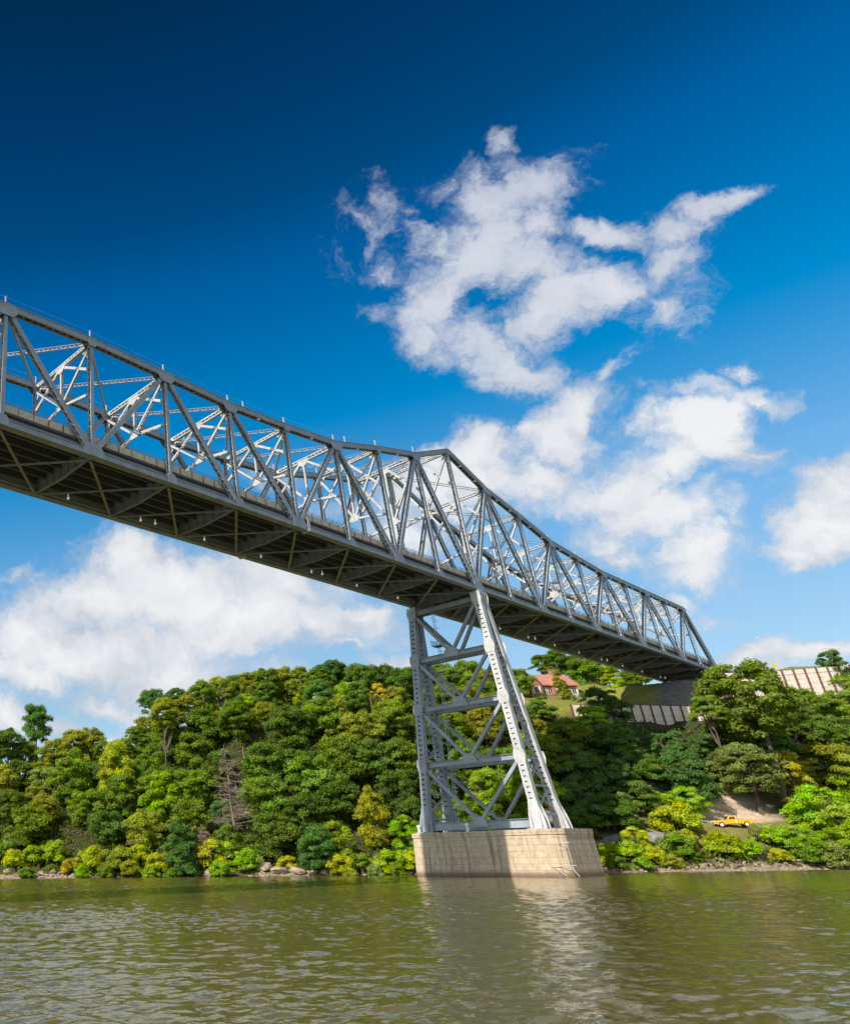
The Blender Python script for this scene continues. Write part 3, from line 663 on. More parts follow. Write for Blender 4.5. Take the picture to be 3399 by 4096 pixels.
# ------------------------------------------------------------------ stone pier
def pier_ring(off, n=6):
    """Long squared body across the river axis, corners eased."""
    hs = 5.6+off; rc = 1.1; pts = []; ta, tb = -7.25-off, 17.7+off
    for cs, ct, a0 in ((-hs+rc, tb-rc, 180), (hs-rc, tb-rc, 90), (hs-rc, ta+rc, 0), (-hs+rc, ta+rc, -90)):
        for i in range(n+1):
            a = math.radians(a0 - 90*i/n); p, q = cs + rc*math.cos(a), ct + rc*math.sin(a)
            pts.append((p, q + max(0., abs(p) - 1.5)*.36 - .5) if q < 0 else (p, q))
    return pts
pier = thing('stone_pier', br(-.2, WID/2, 0), 'buff granite block pier with rounded noses standing in the river', 'pier')
mb = MB(); lv = [(-2, .42), (0, .33), (ZP-.75, .05)]; rings = []
for z, off in lv:
    i0 = len(mb.v); R_ = pier_ring(off); rings.append(i0)
    for s, tt in R_: mb.v.append(br(s-.2, tt, z))
nr = len(R_)
for a, b in zip(rings[:-1], rings[1:]):
    for i in range(nr): mb.f.append((a+i, a+(i+1) % nr, b+(i+1) % nr, b+i))
ob = mb.build('shaft', M['stone'], pier)
def uv_ring(ob, origin, n_ring):
    me = ob.data; ul = me.uv_layers.new(name='uv')
    per = [0.]
    pts = [br(s, tt, 0) for s, tt in pier_ring(.2)]
    for i in range(n_ring): per.append(per[-1] + np.linalg.norm(pts[(i+1) % n_ring] - pts[i]))
    for poly in me.polygons:
        ids = [v % n_ring for v in poly.vertices]; wrap = (0 in ids and n_ring-1 in ids)
        for li in poly.loop_indices:
            v = me.loops[li].vertex_index; k = v % n_ring
            ul.data[li].uv = (per[n_ring] if (wrap and k == 0) else per[k], me.vertices[v].co.z + origin[2])
uv_ring(ob, pier['_o'], nr)
mb = MB(); i0 = 0
for z, off in ((ZP-.748, .16), (ZP, .16)):
    for s, tt in pier_ring(off): mb.v.append(br(s-.2, tt, z))
for i in range(nr): mb.f.append((i, (i+1) % nr, nr+(i+1) % nr, nr+i))
mb.f.append(tuple(range(nr, 2*nr))); mb.f.append(tuple(range(nr))[::-1])
ob = mb.build('coping', M['stone'], pier); uv_ring(ob, pier['_o'], nr)
mb = MB()   # fender bracket on the near nose
tt = -9.0
mb.tube([br(-6.1, -6.6, 4.5), br(-6.2, -6.8, 1.5)], .045, 6)
mb.tube([br(-6.1, -5.9, 4.5), br(-6.1, -7.6, 4.5)], .045, 6); mb.tube([br(-6.35, -4.3, 1.5), br(-6.35, -7.9, 1.5)], .045, 6)
mb.tube([br(-6.3, -4.5, 1.45), br(-6.3, -6.2, .1)], .045, 6); mb.tube([br(-6.3, -7.0, 1.45), br(-6.3, -7.9, .1)], .045, 6); mb.build('fender_bracket', M['galv'], pier)
mb = MB()
for s, tt in ((-4.9, 16.4), (-5.1, 7.8)):
    mb.tube([br(s, tt, ZP), br(s, tt, ZP+.9)], [.22, .2], 8); mb.sphere(br(s, tt, ZP+1.0), .32, 8, 6)
    ob = mb.build('mooring_post', M['white'], pier); mb = MB()
# banded board standing between the near legs
bd = thing('banded_board', br(0, -2.4, ZP), 'white board with red bands between the two near tower legs', 'board')
for z0, z1, m_ in ((.25, .9, 'tyre'), (.903, 1.2, 'red'), (1.203, 2.7, 'white'), (2.703, 3.0, 'red')):
    mb = MB(); mb.quad_box(br(-1.9, -2.4, ZP+(z0+z1)/2), br(1.9, -2.4, ZP+(z0+z1)/2), UP, z1-z0, .1); mb.build('panel', M[m_], bd)
mb = MB()
for s in (-1.7, 1.7): mb.tube([br(s, -2.3, ZP), br(s, -2.3, ZP+2.9)], .08, 6)
mb.build('frame', M['galv'], bd)

# ------------------------------------------------------------------ approach span and abutment
ap = thing('approach_span', br(K1*PANEL, WID/2, ZB), 'short teal plate girder approach span at the landward end of the bridge', 'bridge span')
for tt in (1.2, 4.6, 8., WID-1.2):
    mb = MB(); mb.quad_box(br(K1*PANEL+.6, tt, ZB+.35), br(K1*PANEL+24, tt, ZB+.35), BN, .06, 1.7)
    for zz in (-.5, 1.2): mb.quad_box(br(K1*PANEL+.6, tt, ZB+zz), br(K1*PANEL+24, tt, ZB+zz), BN, .5, .06)
    for i in range(14): mb.quad_box(br(K1*PANEL+.7+i*1.75, tt, ZB-.47), br(K1*PANEL+.7+i*1.75, tt, ZB+1.17), BN, .4, .05)
    mb.build('girder', M['teal'], ap)
mb = MB(); mb.quad_box(br(K1*PANEL+.1, WID/2, ZB+1.68), br(K1*PANEL+90, WID/2, ZB+1.68), BN, WID-.6, .3); mb.build('deck_slab', M['concrete_dark'], ap)
for tt in (.9, WID-.9):
    mb = MB(); mb.quad_box(br(K1*PANEL+.1, tt, ZB+2.3), br(K1*PANEL+90, tt, ZB+2.3), BN, .5, .9); ob = mb.build('parapet', M['parapet'], ap); uv_strip(ob, BD, np.array(ap['_o']), ZB)
ab = thing('bridge_abutment', br(K1*PANEL, WID/2, 40), 'concrete bent with columns carrying the landward end of the truss', 'abutment')
mb = MB(); mb.quad_box(br(K1*PANEL, -1.5, ZB-1.55), br(K1*PANEL, WID+1.5, ZB-1.55), BD, 2.2, 1.4); mb.build('cap_beam', M['abut'], ab)
for tt in (0., WID/2, WID):
    mb = MB(); mb.quad_box(br(K1*PANEL, tt, 36), br(K1*PANEL, tt, ZB-2.2), BN, 1.6, 1.6); mb.build('column', M['abut'], ab)
    mb = MB(); mb.quad_box(br(K1*PANEL, tt, ZB-.86), br(K1*PANEL, tt, ZB-.42), BN, .9, .9); mb.build('bearing', M['steel_dark'], ab)

# ------------------------------------------------------------------ retaining walls
def panel_wall(name, x0, x1, y, ztop, zbot, step, label, nposts, y1=None):
    y1 = y if y1 is None else y1
    w = thing(name, ((x0+x1)/2, (y+y1)/2, zbot(x0) if callable(zbot) else zbot), label, 'wall')
    n = max(1, round((x1-x0)/step))
    for i in range(n):
        fa, fb = i/n, (i+1)/n; xa, xb = x0+(x1-x0)*fa+.16, x0+(x1-x0)*fb-.16; ya, yb = y+(y1-y)*fa, y+(y1-y)*fb
        zt0, zt1 = ztop(xa), ztop(xb); zb = 2.5 + (zt0+zt1)/2 - 9
        mb = MB(); rows = 6; top = (zt0+zt1)/2
        for r in range(rows):
            h = 7./rows; za = top - (r+1)*h; mb.prism([(xa, ya, za+.03), (xb, yb, za+.03 + (zt1-zt0)*(1 if r == 0 else 0)), (xb, yb, za+h - .01 + (zt1-zt0)/2), (xa, ya, za+h-.01 - (zt1-zt0)/2)], (0, .25, 0))
        mb.build('panel', M['wallpanel'], w)
    for i in range(n+1):
        f_ = i/n; x = x0+(x1-x0)*f_; yy = y+(y1-y)*f_; mb = MB()
        mb.quad_box((x-.02, yy-.1, ztop(x)+.2), (x-.02, yy-.1, ztop(x)-7), (1, 0, 0), .24, .36); mb.build('post', M['rustpost'], w)
    return w
zt_low = lambda x: float(np.interp(x, [112, 120, 130, 138, 146], [34.8, 34.8, 34.4, 34.1, 33.6]))
panel_wall('retaining_wall', 111.5, 146.5, 184.4, zt_low, 28, 2.33, 'pale panel retaining wall with rusty posts below the lawn and under the bridge', 0)
zt_up = lambda x: float(np.interp(x, [150, 163, 178, 200], [42.0, 42.2, 43.2, 44.2]))
panel_wall('retaining_wall', 151, 196, 185.6, zt_up, 36, 2.9, 'sunlit panel retaining wall with rusty posts below the grassy embankment by the lamp post', 0)

# ------------------------------------------------------------------ house and terrace wall on the lawn
hb = at(1150, 1428, 207.); hx, hy = hb[0], hb[1]; hzv = 40.4
house = thing('brick_house', (hx, hy, hzv), 'red brick house with a red roof and white windows on the lawn above the wall', 'house')
def H3(x, y, z): c, s = math.cos(.10), math.sin(.10); return np.array([hx + x*c - y*s, hy + x*s + y*c, hzv + z])
mb = MB(); x0, x1, dpt, eav = -9.5, 5.2, 9., 3.6
mb.prism([H3(x0, 0, -2), H3(x1, 0, -2), H3(x1, 0, eav), H3(x0, 0, eav)], H3(0, dpt, 0)-H3(0, 0, 0))
for xx in (x0, x1): mb.prism([H3(xx, 0, eav), H3(xx, dpt, eav), H3(xx, dpt/2, eav+3.3)], (H3(.05, 0, 0)-H3(0, 0, 0))*(1 if xx < 0 else -1))
mb.build('wall', M['brick'], house)
mb = MB()
for ys, ye in ((-.6, dpt/2), (dpt+.6, dpt/2)):
    mb.prism([H3(x0-.6, ys, eav-.3), H3(x1+.6, ys, eav-.3), H3(x1+.6, ye, eav+3.5), H3(x0-.6, ye, eav+3.5)], (0, 0, .22))
for gx_ in (-7.3, -.6):       # two front gables
    for sg in (-1, 1): mb.prism([H3(gx_+sg*2.0, -1.5, eav-.5), H3(gx_, -1.5, eav+1.9), H3(gx_, 3.2, eav+1.9), H3(gx_+sg*2.0, 3.2, eav-.5)], (0, 0, .2))
roof = mb.build('roof', M['roof'], house)
for cx_ in (-5.5, 2.6):
    mb = MB(); mb.quad_box(H3(cx_, dpt*.55, eav+2.2), H3(cx_, dpt*.55, eav+5.0), (1, 0, 0), 1.1, .9); mb.quad_box(H3(cx_, dpt*.55, eav+5.0), H3(cx_, dpt*.55, eav+5.25), (1, 0, 0), 1.35, 1.15); mb.build('chimney', M['brick'], roof, origin=house['_o'])
mb = MB()
for gx_ in (-7.3, -.6): mb.prism([H3(gx_-1.7, -1.2, -2), H3(gx_+1.7, -1.2, -2), H3(gx_+1.7, -1.2, eav-.3), H3(gx_, -1.2, eav+1.65), H3(gx_-1.7, -1.2, eav-.3)], H3(0, 1.15, 0)-H3(0, 0, 0))
mb.build('gable', M['brick'], house)
def window(x, y, z, w, h):
    mb = MB()
    for a, b, c, d in ((-w/2, w/2, h/2-.1, h/2), (-w/2, w/2, -h/2, -h/2+.12), (-w/2, -w/2+.14, -h/2+.12, h/2-.1), (w/2-.14, w/2, -h/2+.12, h/2-.1), (-.06, .06, -h/2+.12, h/2-.1)):
        mb.prism([H3(x+a, y, z+c), H3(x+b, y, z+c), H3(x+b, y, z+d), H3(x+a, y, z+d)], H3(0, -.12, 0)-H3(0, 0, 0))
    for sg in (-1, 1): mb.prism([H3(x+sg*(w/2+.05), y, z-h/2), H3(x+sg*(w/2+.55), y, z-h/2), H3(x+sg*(w/2+.55), y, z+h/2), H3(x+sg*(w/2+.05), y, z+h/2)], H3(0, -.1, 0)-H3(0, 0, 0))
    wf = mb.build('window', M['white'], house); mb = MB()
    for a, b in ((-w/2+.14, -.06), (.06, w/2-.14)): mb.prism([H3(x+a, y-.05, z-h/2+.12), H3(x+b, y-.05, z-h/2+.12), H3(x+b, y-.05, z+h/2-.1), H3(x+a, y-.05, z+h/2-.1)], H3(0, -.03, 0)-H3(0, 0, 0))
    mb.build('pane', M['glass'], wf, origin=house['_o'])
for wx_, wy_ in ((-7.3, -1.2), (-4.6, 0), (-2.7, 0), (-.6, -1.2), (2.2, 0), (4.1, 0)): window(wx_, wy_, 2.0, 1.3, 1.9)
tw = at(1195, 1424, 200)
twall = MB()
for i in range(30):
    f_ = i/29; a = at(1168 + 48*f_, 1431 - 9*f_, 199 + 3*f_); twall.sphere(a + np.array([random.uniform(-.3, .3), 0, random.uniform(-.9, .1)]), random.uniform(.5, .8), 6, 5, (1.2, .8, .8))
    twall.sphere(a + np.array([random.uniform(-.3, .3), 0, -1.3]), random.uniform(.6, .8), 6, 5, (1.2, .8, .9))
tag(twall.build('terrace_wall', M['fieldstone'], None, origin=at(1195, 1432, 200)), 'low pale fieldstone terrace wall beside the red brick house', 'wall')

# ------------------------------------------------------------------ orange pickup
tp = at(1506, 1704, 152.); TZ = hz(tp[0], tp[1])
heading = np.array([-.92, .39, 0.]); heading /= np.linalg.norm(heading); side = np.array([-heading[1], heading[0], 0.])   # left of the truck
truck = thing('pickup_truck', (tp[0], tp[1], TZ), 'orange yellow vintage pickup truck with white wheels parked on the grassy bank', 'pickup truck')
def P3(x, y, z): return np.array([tp[0], tp[1], TZ]) + heading*x*1.08 + side*y*1.08 + UP*z*1.08
def lathe_profile(profile, half, name, mat, parent, bev=.06):
    mb = MB(); mb.prism([P3(x, -half, z) for x, z in profile], P3(0, 2*half, 0)-P3(0, 0, 0)); ob = mb.build(name, mat, parent)
    b = ob.modifiers.new('bevel', 'BEVEL'); b.width = bev; b.segments = 2; b.limit_method = 'ANGLE'; return ob
lathe_profile([(-2.75, .50), (-2.8, .70), (-2.75, 1.18), (-.55, 1.14), (-.5, 1.2), (.75, 1.18), (.9, 1.12), (2.35, 1.02), (2.62, .88), (2.66, .5)], .92, 'body', M['truck'], truck, .09)
lathe_profile([(-.62, 1.15), (-.52, 1.62), (-.42, 1.74), (.28, 1.74), (.42, 1.66), (.82, 1.17)], .80, 'cab', M['truck'], truck, .08)
for sy in (-.83, .83):
    mb = MB(); mb.prism([P3(x, sy, z) for x, z in ((-.38, 1.2), (-.32, 1.58), (.05, 1.6), (.05, 1.2))], P3(0, .03*np.sign(sy), 0)-P3(0, 0, 0)); mb.prism([P3(x, sy, z) for x, z in ((.1, 1.2), (.1, 1.6), (.28, 1.58), (.6, 1.2))], P3(0, .03*np.sign(sy), 0)-P3(0, 0, 0)); mb.build('side_window', M['glass'], truck)
    mb = MB(); mb.prism([P3(x, sy*1.12, z) for x, z in ((-.45, .62), (-.45, 1.12), (-.36, 1.12), (-.36, .62))], P3(0, .02*np.sign(sy), 0)-P3(0, 0, 0)); mb.build('door_stripe', M['white'], truck)
mb = MB(); mb.prism([P3(.47, -.7, 1.64), P3(.47, .7, 1.64), P3(.83, .74, 1.2), P3(.83, -.74, 1.2)], P3(.04, 0, .03)-P3(0, 0, 0)); mb.build('windscreen', M['glass'], truck)
mb = MB(); mb.prism([P3(x, -.78, 1.19) for x in (-2.62, -.72)] + [P3(-.72, .78, 1.19), P3(-2.62, .78, 1.19)], (0, 0, .01)); mb.build('cargo_bed', M['tyre'], truck)
for x in (1.72, -1.75):
    for sy in (-.86, .86):
        o = np.sign(sy); mb = MB()
        mb.tube([P3(x, sy-.12*o, .38), P3(x, sy+.12*o, .38)], .40, 16); wl = mb.build('wheel', M['tyre'], truck); mb = MB()
        mb.tube([P3(x, sy+.10*o, .38), P3(x, sy+.15*o, .38)], [.29, .25], 14); mb.build('hub', M['hub'], wl, origin=truck['_o'])
        mb = MB(); pts = [(x + .58*math.cos(a), .42 + .56*math.sin(a)) for a in np.linspace(-.1, math.pi+.1, 11)] + [(x + .46*math.cos(a), .40 + .44*math.sin(a)) for a in np.linspace(math.pi+.1, -.1, 11)]
        for i in range(10): mb.prism([P3(pts[j][0], .90*o, pts[j][1]) for j in (i, i+1, 20-i, 21-i)], P3(0, .14*o, 0)-P3(0, 0, 0))
        mb.build('fender', M['truck'], truck)
for sy in (-.72, .72):
    mb = MB(); mb.tube([P3(2.58, sy, .86), P3(2.70, sy, .86)], [.17, .15], 12); mb.build('headlight', M['glossy_white'], truck)
mb = MB()
for i in range(5): mb.quad_box(P3(2.66, -.5, .62+i*.08), P3(2.66, .5, .62+i*.08), UP, .045, .06)
mb.build('grille', M['chrome'], truck)
for x in (2.78, -2.86): mb = MB(); mb.quad_box(P3(x, -.9, .5), P3(x, .9, .5), UP, .18, .1); mb.build('bumper', M['chrome'], truck)

# ------------------------------------------------------------------ van crossing the bridge, lamp post, sign
vn = br(104., WID-3.6, ZB+1.84)
van = thing('white_van', vn, 'white van driving over the landward end of the bridge deck', 'van')
def V3(x, y, z): return vn + BD*x + BN*y + UP*z
mb = MB(); mb.prism([V3(x, -1., z) for x, z in ((-2.7, .45), (-2.7, 2.25), (-2.55, 2.4), (1.2, 2.4), (2.0, 1.45), (2.7, 1.2), (2.75, .45))], BN*2.0); ob = mb.build('body', M['white'], van); b = ob.modifiers.new('bevel', 'BEVEL'); b.width = .09; b.segments = 2
for x in (-1.75, 1.75):
    for y in (-.95, .95):
        mb = MB(); mb.tube([V3(x, y-.12, .36), V3(x, y+.12, .36)], .36, 12); mb.build('wheel', M['tyre'], van)
for y in (-1.012, 1.0):
    mb = MB(); mb.prism([V3(x, y, z) for x, z in ((-2.2, 1.5), (-2.2, 2.1), (1.05, 2.1), (1.6, 1.5))], BN*.012); mb.build('side_window', M['glass'], van)
mb = MB(); mb.prism([V3(-2.715, y, z) for y, z in ((-.8, 1.5), (.8, 1.5), (.75, 2.1), (-.75, 2.1))], BD*.012); mb.build('rear_window', M['glass'], van)
lb = at(1595, 1362, 197.); lz = hz(lb[0], lb[1])
lp = thing('lamp_post', (lb[0], lb[1], lz), 'slender grey lamp post with a single arm above the grassy embankment', 'lamp post')
mb = MB(); mb.tube([(lb[0], lb[1], lz), (lb[0], lb[1], lz+8.4)], [.13, .07], 8); mb.build('pole', M['galv'], lp)
mb = MB(); mb.tube([(lb[0], lb[1], lz+8.3), (lb[0]-.9, lb[1]+.3, lz+8.8), (lb[0]-1.9, lb[1]+.6, lz+8.85)], .05, 6); mb.build('arm', M['galv'], lp)
mb = MB(); mb.sphere((lb[0]-2.1, lb[1]+.65, lz+8.82), .34, 8, 5, (1.4, .6, .35)); mb.build('lamp_head', M['glossy_white'], lp)
ls = at(1697, 1331, 192.)
lz2 = hz(ls[0]+3.2, ls[1])
lp2 = thing('lamp_post', (ls[0]+3.2, ls[1], lz2), 'lamp post with a pale arm beside the dark tree at the right edge', 'lamp post')
mb = MB(); mb.tube([(ls[0]+3.2, ls[1], lz2), (ls[0]+3.2, ls[1], ls[2]-.2)], [.13, .08], 8); mb.build('pole', M['galv'], lp2)
mb = MB(); mb.tube([(ls[0]+3.2, ls[1], ls[2]-.2), (ls[0]+1.5, ls[1], ls[2]+.1), (ls[0]-1.2, ls[1], ls[2]+.1)], .06, 6); mb.build('arm', M['galv'], lp2)
mb = MB(); mb.sphere((ls[0]-1.6, ls[1], ls[2]+.08), .36, 8, 5, (1.6, .7, .35)); mb.build('lamp_head', M['glossy_white'], lp2)
sg_ = at(1586, 1366, 190.)
sz_ = hz(sg_[0], sg_[1])
sn = thing('road_sign', (sg_[0], sg_[1], sz_), 'small yellow diamond road sign on the embankment by the lamp post', 'sign')
mb = MB(); mb.tube([(sg_[0], sg_[1]+.06, sz_), (sg_[0], sg_[1]+.06, sg_[2])], .05, 6); mb.build('post', M['galv'], sn)
mb = MB(); mb.prism([(sg_[0]+a*.75, sg_[1], sg_[2]+b*.75) for a, b in ((-1, 0), (0, -1), (1, 0), (0, 1))], (0, .03, 0)); mb.build('plate', M['yellow_sign'], sn)

# ------------------------------------------------------------------ foliage
def leaf_mesh(name, centers, radii, n_each, size, squash=.8, droop=0., seed=0, inner=.38):
    """Leaf sprays: small bent quads spread over many soft lumps."""
    rg = np.random.default_rng(seed); P = []; Nn = []; C = []
    for c, r in zip(centers, radii):
        n = max(6, int(n_each*(r/np.mean(radii))**2)); d = rg.normal(size=(n, 3)); d /= np.linalg.norm(d, axis=1, keepdims=True)
        d[:, 2] = np.where(d[:, 2] < -.35, -d[:, 2]*.6, d[:, 2])
        rad = r*(inner + (1-inner)*rg.random(n)**.5)*(1 + .25*rg.normal(size=n)*.6)
        P.append(np.asarray(c) + d*rad[:, None]*np.array([1, 1, squash])); Nn.append(d + rg.normal(size=(n, 3))*.55 + np.array([0, 0, .25]))
        lv = rg.random(3); C.append(np.clip(np.stack([lv[0]*.45 + .55*rg.random(n), lv[1]*.5 + .5*rg.random(n), lv[2]*.5 + .5*rg.random(n)], 1), 0, 1))
    P = np.concatenate(P); Nn = np.concatenate(Nn); C = np.concatenate(C); n = len(P)
    Nn /= np.linalg.norm(Nn, axis=1, keepdims=True)
    rv = rg.normal(size=(n, 3)); A = np.cross(Nn, rv); A /= np.linalg.norm(A, axis=1, keepdims=True); B = np.cross(Nn, A)
    sz = size*(.65 + .7*rg.random(n)); a = A*sz[:, None]; b = B*(sz*(.5 + .3*rg.random(n)))[:, None]; dz = Nn*(sz*.25)[:, None]
    V = np.stack([P - a - dz, P - b*1.0 + dz*.2, P + a - dz, P + b + dz*.2], 1).reshape(-1, 3)
    if droop: V[:, 2] -= droop*((V[:, 0]**2 + V[:, 1]**2))
    me = bpy.data.meshes.new(name); me.vertices.add(4*n); me.vertices.foreach_set('co', V.astype(np.float32).ravel())
    me.loops.add(4*n); me.loops.foreach_set('vertex_index', np.arange(4*n, dtype=np.int32)); me.polygons.add(n)
    me.polygons.foreach_set('loop_start', np.arange(0, 4*n, 4, dtype=np.int32)); me.update(calc_edges=True)
    at_ = me.color_attributes.new('leaf', 'FLOAT_COLOR', 'POINT'); C4 = np.concatenate([np.repeat(C, 4, 0), np.ones((4*n, 1))], 1)
    at_.data.foreach_set('color', C4.astype(np.float32).ravel()); me.materials.append(M['leaf']); return me
def lumps(kind, seed):
    rg = np.random.default_rng(seed); c = []; r = []
    if kind == 'oak':          # broad rounded crown, uneven, unit half-width, filled
        lob = rg.random(5)*6.28
        for i in range(84):
            th = rg.random()*2*math.pi; z = rg.random()**.85*1.8 - .92; w = math.sqrt(max(.05, 1 - (z/.98)**2)) if z > 0 else 1 - .45*z*z
            w *= .86 + .13*math.sin(2*th + lob[0]) + .10*math.sin(3*th + lob[1] + 2*z) + .07*math.sin(5*th + lob[2] - 3*z)
            q = w*(.25 + .75*rg.random()**.55)*.95; c.append((q*math.cos(th), q*math.sin(th), z*(.78 + .1*math.sin(2*th + lob[3])))); r.append(.15 + .17*rg.random()**1.5)
    elif kind == 'bigoak':
        for i in range(110):
            th = rg.random()*2*math.pi; z = rg.random()**.85*1.8 - .9; w = math.sqrt(max(.05, 1 - (z/.98)**2)) if z > 0 else 1 - .45*z*z
            q = w*(.4 + .58*rg.random()**.6)*(.85 + .22*math.sin(3*th + seed)); c.append((q*math.cos(th), q*math.sin(th), z*.8)); r.append(.12 + .10*rg.random())
    elif kind == 'ovate':
        for i in range(70):
            th = rg.random()*2*math.pi; z = rg.random()*2.1 - .9; w = math.sin(math.pi*min(.97, max(.08, (z+1.15)/2.5)))**.8
            q = w*(.2 + .75*rg.random()**.6); c.append((q*math.cos(th)*.95, q*math.sin(th)*.95, z*.95)); r.append(.17 + .13*rg.random())
    elif kind == 'layer':
        for i in range(58):
            th = rg.random()*2*math.pi; z = rg.random()*1.6 - .8; w = 1 - .55*max(0, z)
            q = w*(.25 + .75*rg.random()**.7); c.append((q*math.cos(th), q*math.sin(th), z*.8 - .15*q)); r.append(.17 + .14*rg.random())
    elif kind == 'loose':
        for i in range(34):
            th = rg.random()*2*math.pi; z = rg.random()*2.4 - 1.2; w = math.sin(math.pi*min(.95, max(.1, (z+1.4)/2.8)))
            q = w*(.2 + .75*rg.random()); c.append((q*math.cos(th)*.85, q*math.sin(th)*.85, z)); r.append(.11 + .12*rg.random())
    elif kind == 'column':
        for i in range(46):
            z = rg.random(); th = rg.random()*2*math.pi; w = (1 - z)**.75*.85 + .12
            q = w*(.4 + .5*rg.random()); c.append((q*math.cos(th), q*math.sin(th), z*3.4 - 1.5)); r.append(.2 + .12*rg.random())
    elif kind == 'bush':
        for i in range(40):
            th = rg.random()*2*math.pi; z = rg.random()*.95 - .25; w = math.sqrt(max(.1, 1 - (max(0, z)/.85)**2)); q = w*(.3 + .6*rg.random())
            c.append((q*math.cos(th), q*math.sin(th), z)); r.append(.2 + .17*rg.random())
    return np.array(c), np.array(r)
SPEC = {'bigoak': (2, 210, .032, .76), 'oak': (5, 185, .037, .8), 'ovate': (3, 260, .040, .85), 'layer': (4, 300, .036, .66), 'loose': (2, 150, .05, .9), 'column': (2, 190, .05, 1.0), 'bush': (4, 230, .055, .85)}
CROWN = {}
for kd, (nv, ne, sz, sq) in SPEC.items():
    CROWN[kd] = [leaf_mesh('crown_'+kd, *lumps(kd, 31*i + len(kd)), ne, sz, sq, droop=.12 if kd == 'layer' else 0, seed=7*i+3) for i in range(nv)]
def trunk_mesh(seed, r=.075, limbs=8):
    """Unit height; the limbs start inside the crown and stay below the top."""
    rg = np.random.default_rng(seed); mb = MB(); x = y = 0.; pts = []; n = 6
    for i in range(n+1):
        pts.append((x, y, i/n)); x += rg.normal()*.03; y += rg.normal()*.03
    mb.tube(pts, [r*(1.25 if i == 0 else 1 - .78*i/n) for i in range(n+1)], 7)
    for j in range(limbs):
        f_ = .45 + .4*rg.random(); p = np.array([pts[int(f_*n)][0], pts[int(f_*n)][1], int(f_*n)/n]); th = rg.random()*2*math.pi; L = .62*(.5 + .5*rg.random()); ze = min(.98, p[2] + .22*(.5+rg.random()))
        end = np.array([p[0]+math.cos(th)*L, p[1]+math.sin(th)*L, ze]); mid = (p + end)/2 + np.array([0, 0, -.02]); rr = r*.42
        mb.tube([p, mid, end], [rr, rr*.7, rr*.3], 5)
    ob = mb.build('trunk', M['bark'], None, fix=False); me = ob.data; bpy.data.objects.remove(ob); return me
TRUNK = [trunk_mesh(s) for s in range(4)]
PAL = {'dark green': (0.160, 0.264, 0.043), 'green': (0.233, 0.350, 0.043), 'olive green': (0.360, 0.400, 0.053), 'grey green': (0.306, 0.373, 0.108), 'yellow green': (0.533, 0.603, 0.030), 'bright green': (0.340, 0.508, 0.030),
       'yellow': (0.542, 0.531, 0.046), 'golden': (0.700, 0.597, 0.045), 'orange': (0.700, 0.407, 0.063), 'bluish green': (0.147, 0.271, 0.076)}
TREES = []
COUNT = {}
def solve(dx, dy, r, hc_ratio, d0=132., d1=300.):
    best = None
    for d in np.arange(d0, d1, .5):
        P = at(dx, dy, d); R = r*np.linalg.norm(at(dx+1, dy, d) - P); g = hz(P[0], P[1]); gap = P[2]-g-hc_ratio*R
        q = gap
        if q <= 0: return P, R, g
        if best is None or q < best[0]: best = (q, P, R, g)
    return best[1:]
def plant(P, R, g, kind, colname, name='broadleaf_tree', zs=1., lab=None, shape=None, jitter=True):
    v = random.randrange(len(CROWN[kind])); root = bpy.data.objects.new(name, None); COL.objects.link(root); root.location = (P[0], P[1], g); root.empty_display_size = .5
    cr = bpy.data.objects.new('crown' if 'tree' in name else 'foliage', CROWN[kind][v]); COL.objects.link(cr); cr.parent = root
    cr.location = (0, 0, P[2]-g); cr.scale = (R, R, R*zs); cr.rotation_euler = (0, 0, random.random()*6.28)
    c = np.array(PAL[colname])
    if jitter: c = c*(1 + np.array([random.uniform(-.08, .08), random.uniform(-.06, .06), random.uniform(-.1, .1)]))*random.uniform(.85, 1.15)
    cr.color = (*c, 1)
    tk = bpy.data.objects.new('trunk' if 'tree' in name else 'stems', random.choice(TRUNK)); COL.objects.link(tk); tk.parent = root
    H = max(P[2]-g, .3); tk.scale = (R*.9 if 'tree' in name else R*.6, R*.9 if 'tree' in name else R*.6, H + R*.4 + .5); tk.location = (0, 0, -.5)
    TREES.append(dict(o=root, P=np.array(P), R=R, color=colname, name=name, lab=lab, shape=shape)); return root
def tree(dx, dy, r, kind, col, lab=None, d=None, zs=1., name='broadleaf_tree', hc=None, d0=132.):
    hc = hc if hc is not None else {'oak': .9, 'bigoak': .9, 'ovate': 1.12, 'layer': .9, 'loose': 1.4, 'column': 1.6, 'bush': .45}[kind]*zs
    if d is None: P, R, g = solve(dx, dy, r, hc, d0)
    else: P = at(dx, dy, d); R = r*np.linalg.norm(at(dx+1, dy, d) - P); g = hz(P[0], P[1])
    if P[2] - g < .3*R: g = P[2] - .3*R
    return plant(P, R, g, kind, col, name, zs, lab)
T_ = tree
